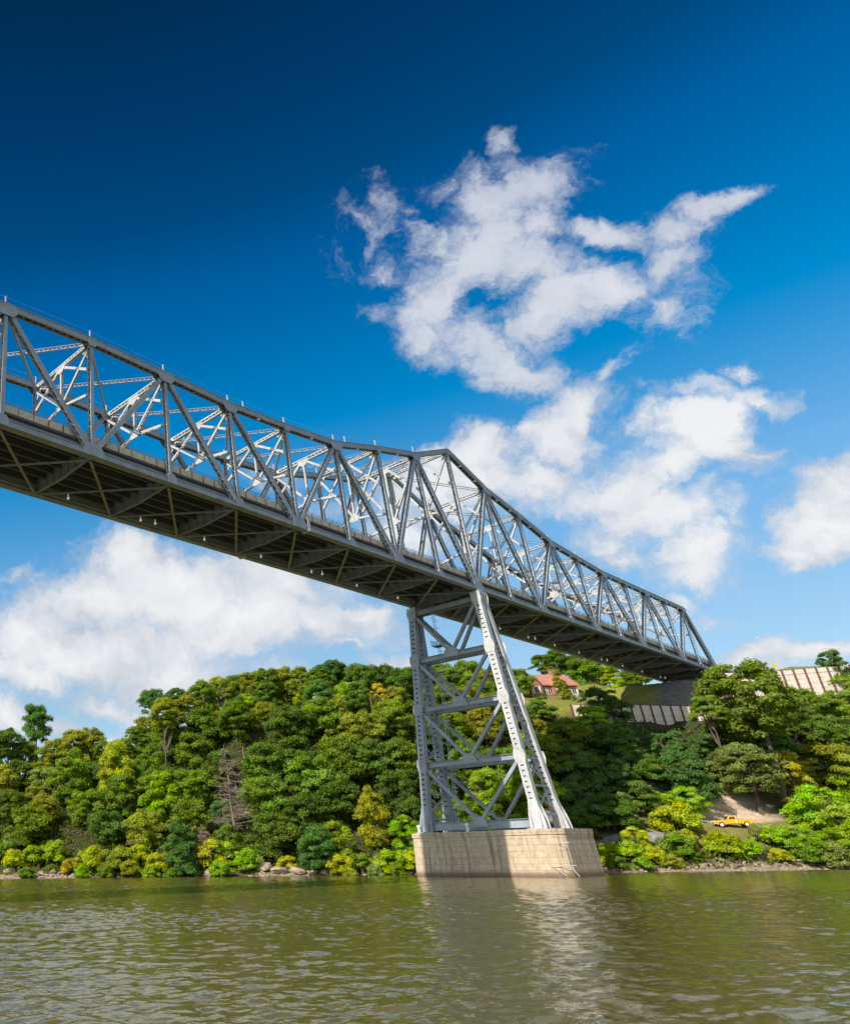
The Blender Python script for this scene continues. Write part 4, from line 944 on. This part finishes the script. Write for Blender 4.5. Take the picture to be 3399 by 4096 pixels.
# --- left bluff: skyline from the far left edge to the tower
for a in [(-25,1530,45,'oak','dark green'),(18,1528,40,'oak','dark green'),(52,1545,30,'oak','green'),(112,1545,34,'oak','olive green'),(150,1527,32,'oak','olive green'),(185,1520,34,'oak','olive green'),(212,1540,22,'oak','green'),(252,1545,32,'oak','green'),(285,1515,30,'oak','green'),
          (335,1465,36,'oak','olive green'),(300,1500,32,'oak','olive green'),(385,1455,40,'oak','olive green'),(415,1425,32,'oak','green'),(455,1420,36,'oak','olive green'),(490,1412,34,'oak','green'),(520,1405,32,'oak','olive green'),(548,1396,32,'oak','green'),(585,1398,36,'oak','olive green'),(620,1400,34,'oak','green'),
          (655,1398,32,'oak','green'),(700,1396,38,'oak','green'),(742,1396,40,'oak','dark green'),(785,1396,38,'oak','dark green'),(828,1398,36,'oak','dark green'),(865,1402,34,'oak','green'),(905,1392,34,'oak','green'),(960,1385,38,'oak','green'),(1010,1400,34,'oak','olive green')]: T_(*a)
T_(75,1484,32,'oak','bluish green',"tall dark tree standing high above the low woods at the far left",hc=1.9,zs=1.45)
T_(312,1440,32,'oak','bluish green',"dark leaning tree with a bare trunk at the left brow of the bluff",zs=.9,hc=2.2)
T_(360,1430,26,'oak','bluish green',"dark flat-topped tree beside the leaning tree at the left brow of the bluff",zs=.8,hc=2.0)
T_(352,1450,15,'oak','orange',"small orange-topped tree at the left brow of the bluff",hc=2.0)
T_(683,1374,26,'oak','bluish green',"dark tree rising highest on the skyline left of the tower",hc=2.2); T_(655,1378,18,'oak','bluish green',"smaller dark tree beside the highest tree on the skyline",hc=2.4)
T_(778,1432,22,'ovate','golden',"golden-topped tree on the bluff above the pale bare snag",hc=1.8); T_(620,1428,26,'oak','yellow green',"yellow green rounded tree just under the highest skyline tree"); T_(718,1432,36,'oak','bright green',"bright green rounded tree left of the golden-topped tree")
T_(238,1600,44,'ovate','yellow green',"tall bright yellow green maple midway up the slope at the left",zs=1.35); T_(768,1690,36,'ovate','yellow',"tall yellow-leaved tree on the shore left of the stone pier",zs=1.55,hc=1.35)
T_(660,1470,48,'oak','green'); T_(345,1505,40,'oak','green'); T_(318,1530,34,'oak','olive green'); T_(395,1540,42,'oak','green'); T_(420,1470,40,'oak','olive green'); T_(275,1560,34,'oak','green'); T_(700,1450,30,'oak','olive green')
for a in [(150,1590,42,'oak','bright green'),(95,1610,40,'oak','grey green'),(40,1600,44,'oak','dark green'),(20,1660,44,'oak','dark green'),(90,1665,40,'oak','olive green'),(180,1660,44,'oak','green'),(300,1590,42,'oak','green'),(350,1540,48,'oak','green'),(420,1500,50,'oak','green'),(480,1480,46,'oak','green'),
          (330,1640,46,'ovate','bright green'),(400,1620,50,'oak','green'),(390,1690,50,'oak','green'),(300,1700,46,'oak','olive green'),(540,1570,52,'oak','dark green'),(540,1640,56,'oak','green'),(600,1560,56,'oak','dark green'),(640,1600,60,'oak','green'),(700,1560,56,'oak','green'),(760,1560,52,'oak','dark green'),(820,1560,50,'oak','green'),
          (690,1650,56,'oak','dark green'),(620,1680,56,'oak','dark green'),(560,1720,54,'oak','dark green'),(650,1740,48,'oak','bluish green'),(370,1745,44,'ovate','bluish green'),(470,1730,40,'oak','green'),(220,1700,44,'oak','dark green'),(60,1700,48,'oak','green'),(740,1500,46,'oak','olive green'),(800,1480,46,'oak','green'),(590,1490,52,'oak','dark green'),
          (820,1620,50,'oak','dark green'),(850,1680,46,'oak','dark green'),(900,1600,46,'oak','dark green'),(940,1680,46,'oak','green'),(1000,1640,46,'ovate','bright green'),(960,1560,46,'oak','green'),(1040,1570,44,'oak','green'),(920,1490,46,'oak','green'),(990,1490,44,'oak','olive green'),(1060,1480,40,'oak','green'),(1090,1530,40,'oak','olive green'),(1080,1640,44,'ovate','bright green'),(900,1440,40,'oak','green'),(960,1440,38,'oak','olive green'),(1040,1430,36,'oak','green')]: T_(*a)
# shoreline growth on the left
for a in [(55,1790,16,'bush','green'),(270,1782,22,'bush','olive green'),(310,1786,18,'bush','bright green'),(350,1790,16,'bush','green'),(455,1782,22,'bush','bright green'),(720,1790,14,'bush','olive green'),(785,1782,20,'bush','yellow green'),(815,1786,18,'bush','green'),(215,1786,18,'bush','green'),(170,1786,16,'bush','bright green'),(30,1765,26,'bush','yellow green'),(75,1755,26,'bush','bright green'),(112,1750,30,'bush','bright green'),(150,1775,20,'bush','yellow'),(195,1762,30,'bush','yellow green'),(240,1765,32,'bush','olive green'),(285,1755,26,'bush','yellow green'),(330,1770,26,'bush','yellow green'),(430,1755,36,'bush','yellow green'),(475,1745,30,'bush','yellow green'),(505,1765,28,'bush','bright green'),(535,1745,20,'bush','yellow'),
          (590,1770,20,'bush','yellow green'),(640,1770,28,'bush','bluish green'),(690,1735,36,'ovate','bright green'),(700,1775,26,'bush','yellow green'),(740,1770,26,'bush','green'),(800,1770,30,'bush','bright green'),(835,1765,26,'bush','yellow green'),(835,1720,34,'ovate','bright green'),(5,1745,28,'bush','green'),(385,1780,24,'bush','bluish green'),(770,1785,18,'bush','grey green')]:
    if a[3] == 'bush': a = (a[0], a[1]+7, a[2]*1.12) + a[3:]
    T_(*a, name='shrub' if a[3] == 'bush' else 'broadleaf_tree')
# --- right bank
T_(1532,1440,96,'bigoak','green',"biggest tree on the right bank, hiding the landward end of the bridge",d=163,zs=1.05); T_(1480,1520,50,'layer','bluish green'); T_(1560,1520,60,'layer','bluish green'); T_(1620,1480,50,'layer','dark green'); T_(1450,1450,34,'layer','green',d=165)
T_(1530,1578,70,'bigoak','grey green',"round grey green tree with a forked trunk behind the orange pickup",d=159,zs=.9,hc=1.35); T_(1612,1580,36,'layer','yellow',"yellow-leaved tree leaning beside the round tree above the pickup",zs=1.5); T_(1640,1650,30,'layer','yellow')
for a in [(1700,1500,50,'layer','dark green'),(1735,1420,52,'layer','green'),(1655,1450,40,'oak','green'),(1600,1432,30,'oak','bright green'),(1700,1450,36,'oak','green'),(1712,1370,30,'ovate','bluish green'),(1690,1570,60,'layer','olive green'),(1735,1600,50,'layer','bright green'),(1680,1650,56,'layer','bright green'),(1735,1690,56,'layer','bright green'),(1745,1530,40,'layer','yellow green'),(1650,1560,40,'layer','green'),
          (1390,1590,62,'layer','bluish green'),(1360,1535,50,'layer','bluish green'),(1430,1540,46,'layer','bluish green'),(1400,1640,40,'layer','bright green'),(1230,1440,46,'layer','bluish green'),(1215,1475,36,'layer','bright green'),(1170,1510,40,'oak','green'),(1100,1498,30,'oak','olive green'),(1142,1506,30,'oak','green'),(1120,1560,46,'oak','green'),(1180,1570,52,'layer','bluish green'),(1250,1520,52,'layer','bluish green'),
          (1240,1590,56,'layer','bluish green'),(1300,1560,50,'layer','dark green'),(1180,1640,52,'layer','bluish green'),(1130,1640,46,'oak','bright green'),(1250,1660,44,'layer','dark green'),(1310,1630,40,'layer','dark green'),(1190,1690,36,'layer','dark green'),(1130,1700,36,'oak','green'),(1060,1700,36,'oak','bright green')]: T_(*a)
T_(1290,1668,38,'loose','grey green',"drooping willow-like shrub in the bridge's shadow right of the pier",name='shrub',zs=.9,hc=.9)
for a in [(1248,1750,22,'bush','bright green'),(1295,1755,30,'bush','bright green'),(1300,1715,26,'layer','yellow green'),(1385,1690,44,'bush','yellow green'),(1390,1745,36,'bush','green'),(1345,1762,26,'bush','yellow green'),(1405,1725,24,'bush','yellow'),(1483,1738,34,'bush','yellow green'),(1535,1748,26,'bush','bright green'),(1560,1715,24,'bush','grey green'),(1600,1725,34,'bush','bright green'),(1640,1720,36,'layer','bright green'),(1655,1755,34,'bush','green'),
          (1710,1765,36,'bush','grey green'),(1700,1725,36,'layer','bright green'),(1600,1760,20,'bush','yellow green'),(1235,1770,14,'bush','yellow green'),(1345,1640,26,'layer','bright green'),(1265,1776,20,'bush','green'),(1320,1776,20,'bush','bright green'),(1375,1772,22,'bush','olive green'),(1425,1762,16,'bush','green'),(1290,1735,20,'bush','green')]: T_(*a, name='shrub')
# --- by the house
T_(1066,1398,27,'oak','green',"green tree with open crown at the left end of the brick house",d=203,zs=1.2); T_(1112,1362,26,'layer','dark green',d=232); T_(1140,1360,30,'oak','dark green',d=235)
T_(1148,1408,18,'column','olive green',"slim columnar evergreen in front of the red brick house",d=198,name='evergreen_tree'); T_(1162,1426,15,'column','olive green',"small olive evergreen at the foot of the tall columnar one by the house",d=197,name='evergreen_tree')
T_(1200,1388,40,'oak','green',"large green tree right of the brick house roof",d=222,zs=1.1); T_(1256,1398,30,'column','yellow green',"broad yellow green evergreen right of the house under the bridge",d=214,name='evergreen_tree',zs=.62); T_(1290,1398,26,'oak','green',d=218); T_(1320,1396,18,'bush','yellow green',d=218,name='shrub'); T_(1175,1372,30,'oak','dark green',d=235); T_(1240,1372,30,'oak','green',d=236)
# --- woods filling the slopes between
def hidden(X, Y, Z, R):
    u, v = project(X, Y, Z); k = R/np.linalg.norm(at(u+1, v, Y) - at(u, v, Y))
    for a in np.linspace(0, 6.28, 13)[:-1]:
        for f_ in (.55, .95):
            p, q = u + k*f_*math.cos(a), v + k*f_*math.sin(a); cov = False
            for t in TREES:
                if t['P'][1] > Y - 2: continue
                if 'uv' not in t:
                    tu, tv = project(*t['P']); t['uv'] = (tu, tv, .8*t['R']/np.linalg.norm(at(tu+1, tv, t['P'][1]) - at(tu, tv, t['P'][1])))
                if (t['uv'][0]-p)**2 + (t['uv'][1]-q)**2 < t['uv'][2]**2: cov = True; break
            if not cov: return False
    return True
def fill():
    occ = [(t['P'][0], t['P'][1], t['R']) for t in TREES]; n = 0
    for x in np.arange(-130, 200, 6.8):
        for y in np.arange(140, 262, 6.8):
            X = x + random.uniform(-2.6, 2.6); Y = y + random.uniform(-2.6, 2.6); q, _ = shore_dist(np.array([X]), np.array([Y])); q = q[0]
            if q < 7 or q > 74: continue
            s, t = tobr(X, Y)
            if X > 99 and Y > 181.5: continue
            if X > 104 and Y > 171: continue
            if 84 < X < 150 and q < 21: continue
            if abs(s) < 9 and -6 < t < 20: continue
            R = random.uniform(3.2, 5.2)
            if X > 96: R = min(R, 3.4)
            g = hz(X, Y); hc = .95*R + random.uniform(0, 1.6)
            u, v = project(X, Y, g+hc)
            if u < -140 or u > 1880: continue
            if any((X-a)**2 + (Y-b)**2 < (.62*(R+c))**2 for a, b, c in occ): continue
            if hidden(X, Y, g+hc, R): continue
            occ.append((X, Y, R))
            col = random.choices(['dark green', 'green', 'olive green', 'bright green', 'bluish green', 'yellow green'], [.28, .36, .2, .08, .08, .02])[0]
            plant((X, Y, g+hc), R, g, random.choice(['oak', 'oak', 'ovate']) if X < 100 else 'layer', col); n += 1
    return n
print('fill', fill(), 'trees', len(TREES))

# low growth covering the ground under the trees
def carpet(n, seed=4):
    rg = np.random.default_rng(seed); X = rg.uniform(-110, 150, n); Y = rg.uniform(138, 215, n); q, _ = shore_dist(X, Y)
    keep = (q > .7) & (q < 52) & ~((X > 96) & (Y > 181.)) & ~((X > 100) & (X < 134) & (q > 4.5) & (q < 24)) & ~((X > 82) & (X < 108) & (q > 6.4) & (q < 11.6))
    X, Y = X[keep], Y[keep]; n = len(X); Z = height(X, Y) + rg.random(n)**1.6*1.5 + .05
    Nn = rg.normal(size=(n, 3))*.7 + np.array([-.1, -.5, .6]); Nn /= np.linalg.norm(Nn, axis=1, keepdims=True)
    A = np.cross(Nn, rg.normal(size=(n, 3))); A /= np.linalg.norm(A, axis=1, keepdims=True); B = np.cross(Nn, A); sz = rg.uniform(.16, .42, n)[:, None]
    P = np.stack([X, Y, Z], 1); V = np.stack([P - A*sz, P - B*sz*.6, P + A*sz, P + B*sz*.6], 1).reshape(-1, 3)
    me = bpy.data.meshes.new('undergrowth'); me.vertices.add(4*n); me.vertices.foreach_set('co', V.astype(np.float32).ravel()); me.loops.add(4*n); me.loops.foreach_set('vertex_index', np.arange(4*n, dtype=np.int32))
    me.polygons.add(n); me.polygons.foreach_set('loop_start', np.arange(0, 4*n, 4, dtype=np.int32)); me.update(calc_edges=True)
    c = np.clip(.5 + .5*np.sin(X*.3)*np.cos(Y*.27) + rg.normal(size=n)*.25, 0, 1); at_ = me.color_attributes.new('leaf', 'FLOAT_COLOR', 'POINT')
    at_.data.foreach_set('color', np.repeat(np.stack([c, rg.random(n), rg.random(n), np.ones(n)], 1), 4, 0).astype(np.float32).ravel()); me.materials.append(M['leaf'])
    o = bpy.data.objects.new('undergrowth', me); COL.objects.link(o); o.color = (.15, .20, .028, 1); tag(o, 'low green undergrowth covering the slope between the trees', 'undergrowth', kind='stuff')
carpet(120000)

# ------------------------------------------------------------------ dead trees
def dead_tree(dx, dybot, h, label, d=None, lean=0., branches=46, seed=0, L0=.24):
    rg = np.random.default_rng(seed)
    if d is None:
        for d in np.arange(136, 260, .5):
            P = at(dx, dybot, d)
            if P[2] <= hz(P[0], P[1]) + .2: break
    P = at(dx, dybot, d); g = min(hz(P[0], P[1]), P[2]); root = thing('dead_tree', (P[0], P[1], g), label, 'dead tree')
    H = h*np.linalg.norm(at(dx, dybot-1, d) - P) + P[2]-g; b = np.array([P[0], P[1], g]); mb = MB()
    top = b + np.array([lean*H, 0, H]); mb.tube([b + (top-b)*f_ + np.array([rg.normal()*.05, 0, 0]) for f_ in np.linspace(0, 1, 7)], list(np.linspace(.24, .04, 7)), 7); mb.build('trunk', M['bark_pale'], root)
    mb = MB()
    for i in range(branches):
        f_ = .22 + .76*rg.random(); p = b + (top-b)*f_; th = rg.random()*2*math.pi; L = H*L0*(1.15 - f_)*(.6 + .6*rg.random()); dv = np.array([math.cos(th), math.sin(th), -.10 + .25*rg.random()])
        pts = [p, p + dv*L*.5 + UP*rg.normal()*.1, p + dv*L + UP*(rg.normal()*.25)]; mb.tube(pts, [.06, .045, .015], 4)
        for j in range(9):
            q = pts[0] + (pts[2]-pts[0])*(.25 + .75*j/9.); dd = dv*.8 + rg.normal(size=3)*.6; mb.tube([q, q + dd*L*.3], [.03, .012], 3)
    mb.build('branches', M['bark_pale'], root, fix=False); return root
dead_tree(484, 1700, 180, 'bare dead spruce with brown twigs standing tall among the green trees left of the tower', d=161, lean=-.05, branches=120, seed=2)
dead_tree(772, 1510, 78, 'pale bare snag below the golden-topped tree on the bluff', d=183, branches=26, seed=5, L0=.14)
dead_tree(500, 1560, 30, 'short pale snag up the slope right of the dead spruce', d=175, branches=10, seed=6, L0=.1)
dead_tree(845, 1530, 60, 'thin pale snag just left of the tower', d=181, branches=16, seed=8, L0=.12)
dead_tree(418, 1765, 75, 'grey dead thicket tree among the shoreline growth left of the dead spruce', d=159, branches=70, seed=9, L0=.4)

# ------------------------------------------------------------------ rocks and driftwood on the shore
ROCK = []
for i in range(5):
    rg = np.random.default_rng(i+50); mb = MB(); mb.sphere((0, 0, 0), 1, 12, 8); v = np.array(mb.v)
    for _ in range(16):
        d = rg.normal(size=3); d /= np.linalg.norm(d); cut = .42 + .35*rg.random(); over = np.maximum(0, v @ d - cut); v = v - over[:, None]*d*.97
    v += rg.normal(size=v.shape)*.025; mb.v = list(v); ob = mb.build('rock', M['rock'], None); ROCK.append(ob.data); bpy.data.objects.remove(ob)
rock_list = []
def rock(x, y, r, sq, dz=0.):
    o = bpy.data.objects.new('rock', random.choice(ROCK)); COL.objects.link(o); g = max(hz(x, y), -.1) + dz
    o.location = (x, y, g + r*sq*.35); o.scale = (r*random.uniform(.9, 1.5), r*random.uniform(.7, 1.1), r*sq); o.rotation_euler = (random.uniform(-.2, .2), random.uniform(-.2, .2), random.random()*6.28); rock_list.append(o)
for dx, dy, rpx in [(22,1788,16),(46,1786,12),(62,1790,16),(85,1792,14),(110,1788,12),(128,1792,10),(150,1794,8),(545,1782,30),(575,1787,24),(610,1788,22),(640,1790,22),(665,1791,16),(720,1790,12),(760,1790,12),(805,1789,10),(840,1789,9),(425,1789,14),(400,1790,10),(300,1794,7),(340,1793,8)]:
    for d in np.arange(138, 200, .4):
        P = at(dx, dy, d)
        if hz(P[0], P[1]) >= P[2] - .3: break
    rock(P[0], P[1], rpx*np.linalg.norm(at(dx+1, dy, d)-P)*.9, .62)
def along_shore(x):
    return float(np.interp(x, SHORE[:, 0], SHORE[:, 1]))
boulders = list(rock_list)
for o in boulders: tag(o, None, 'boulder')
def stones(name, n, xa, xb, spread, label):
    mb = MB()
    for i in range(n):
        x = random.uniform(xa, xb); y = along_shore(x) + random.uniform(-.3, spread); r = random.choice([.14, .18, .24, .32, .45]); g = max(hz(x, y), -.05); src = random.choice(ROCK); i0 = len(mb.v)
        R3 = np.array(Matrix.Rotation(random.random()*6.28, 3, 'Z') @ Matrix.Rotation(random.uniform(-.6, .6), 3, 'X')); sc = np.array([r*random.uniform(.9, 1.6), r, r*.7])
        co = np.zeros(len(src.vertices)*3); src.vertices.foreach_get('co', co); co = (co.reshape(-1, 3)*sc) @ R3.T + np.array([x, y, g + r*.2]); mb.v += list(co); mb.f += [tuple(i0+k for k in p.vertices) for p in src.polygons]
    tag(mb.build(name, M['rock'], None, origin=(0, 0, 0), fix=False), label, 'stones', kind='stuff')
stones('shore_stones', 260, -26, 58, 1.6, 'loose pale stones along the left waterline')
stones('shore_stones', 420, 84, 144, 3.2, 'loose grey brown stones along the right waterline')
log_list = []
for i in range(9):
    x = 106 + 3.4*i + random.uniform(-.8, .8); y = along_shore(x) + random.uniform(.6, 3.4); a = random.uniform(-.5, .5) + math.atan2(along_shore(x+2)-along_shore(x-2), 4); L = random.uniform(1.6, 4.2)
    dv = np.array([math.cos(a), math.sin(a), random.uniform(-.06, .12)])*L/2; c = np.array([x, y, hz(x, y)+.28]); mb = MB(); r = random.uniform(.12, .24)
    mb.tube([c-dv, c-dv*.3+UP*.06, c+dv*.4, c+dv], [r, r*.95, r*.8, r*.5], 7); k = c + dv*.2; mb.tube([k, k + np.array([random.uniform(-.4, .4), -.3, .6])], [r*.45, r*.15], 5)
    log_list.append(mb.build('driftwood_log', M['wood_grey'], None, origin=c))

# ------------------------------------------------------------------ labels that single each plant, boulder and log out
MARKS = [('the dead spruce', 478, 1600), ('the yellow green maple', 238, 1600), ('the golden-topped tree', 778, 1435), ('the yellow tree', 770, 1690), ('the stone pier', 1035, 1755), ('the bridge tower', 950, 1500), ('the brick house', 1150, 1405),
         ('the lower retaining wall', 1355, 1470), ('the orange pickup', 1506, 1690), ('the biggest right-bank tree', 1532, 1440), ('the round pickup-side tree', 1530, 1590), ('the leaning brow tree', 312, 1440), ('the tall far-left tree', 75, 1480),
         ('the highest skyline tree', 683, 1372), ('the large pale boulder', 545, 1782), ('the lamp post', 1595, 1340), ('the driftwood', 1580, 1775)]
NUM = ['zero', 'one', 'two', 'three', 'four', 'five', 'six', 'seven', 'eight', 'nine', 'ten', 'eleven', 'twelve']; ORD = ['', 'leftmost', 'second', 'third', 'fourth', 'fifth', 'sixth', 'seventh', 'eighth', 'ninth', 'tenth', 'eleventh', 'twelfth']
def place_words(u, v, skip=()):
    m = min((m for m in MARKS if m[0] not in skip), key=lambda m: (m[1]-u)**2 + ((m[2]-v)*1.2)**2); dx, dy = u-m[1], v-m[2]; dist = math.hypot(dx, dy)
    hv = 'left of' if dx < 0 else 'right of'; vv = 'above' if dy < 0 else 'below'
    if abs(dx) > 2.2*abs(dy): w = hv
    elif abs(dy) > 2.2*abs(dx): w = vv
    else: w = ('up and ' if dy < 0 else 'down and ') + hv
    return ('close ' if dist < 75 else '' if dist < 160 else 'far ') + w + ' ' + m[0]
entries = []
for t in TREES:
    u, v = project(*t['P']); rpx = t['R']/np.linalg.norm(at(u+1, v, t['P'][1]) - at(u, v, t['P'][1]))
    noun = 'shrub' if t['name'] == 'shrub' else 'evergreen' if 'evergreen' in t['name'] else 'tree'
    t['o']['category'] = noun if noun != 'evergreen' else 'tree'
    gx_ = 'left bluff' if u < 870 else 'right bank'
    t['o']['group'] = ('shrubs along the ' if noun == 'shrub' else 'trees on the ') + gx_
    if t['lab']: t['o']['label'] = t['lab']; continue
    size = 'small ' if rpx < 27 else 'large ' if rpx > 46 else ''
    entries.append((t['o'], size + t['color'] + ' ' + noun, place_words(u, v), u))
for o in boulders:
    u, v = project(*o.location); o['group'] = 'boulders on the left shore'; entries.append((o, 'pale angular boulder', place_words(u, v, ('the large pale boulder',)), u))
for o in log_list:
    u, v = project(*o.location); tag(o, None, 'log', 'driftwood logs on the right shore'); entries.append((o, 'grey driftwood log', place_words(u, v, ('the driftwood',)), u))
by = {}
for e in entries: by.setdefault((e[1], e[2]), []).append(e)
for (what, where), es in by.items():
    es.sort(key=lambda e: e[3]); n = len(es)
    for i, e in enumerate(es):
        if n == 1: lab = what + ' ' + where
        else:
            od = 'leftmost' if i == 0 else 'rightmost' if i == n-1 else ORD[i+1] + ' from left'
            lab = f'{od} of {NUM[min(n,12)]} {what}s {where}'
        w = lab.split()
        if len(w) > 16: lab = lab.replace('small ', '').replace('close ', '').replace('far ', '').replace('the biggest right-bank tree', 'the biggest tree')
        if len(lab.split()) > 16: lab = lab.replace('up and ', '').replace('down and ', '')
        if len(lab.split()) > 16: lab = lab.replace('large ', '').replace(' tall', '')
        e[0]['label'] = lab
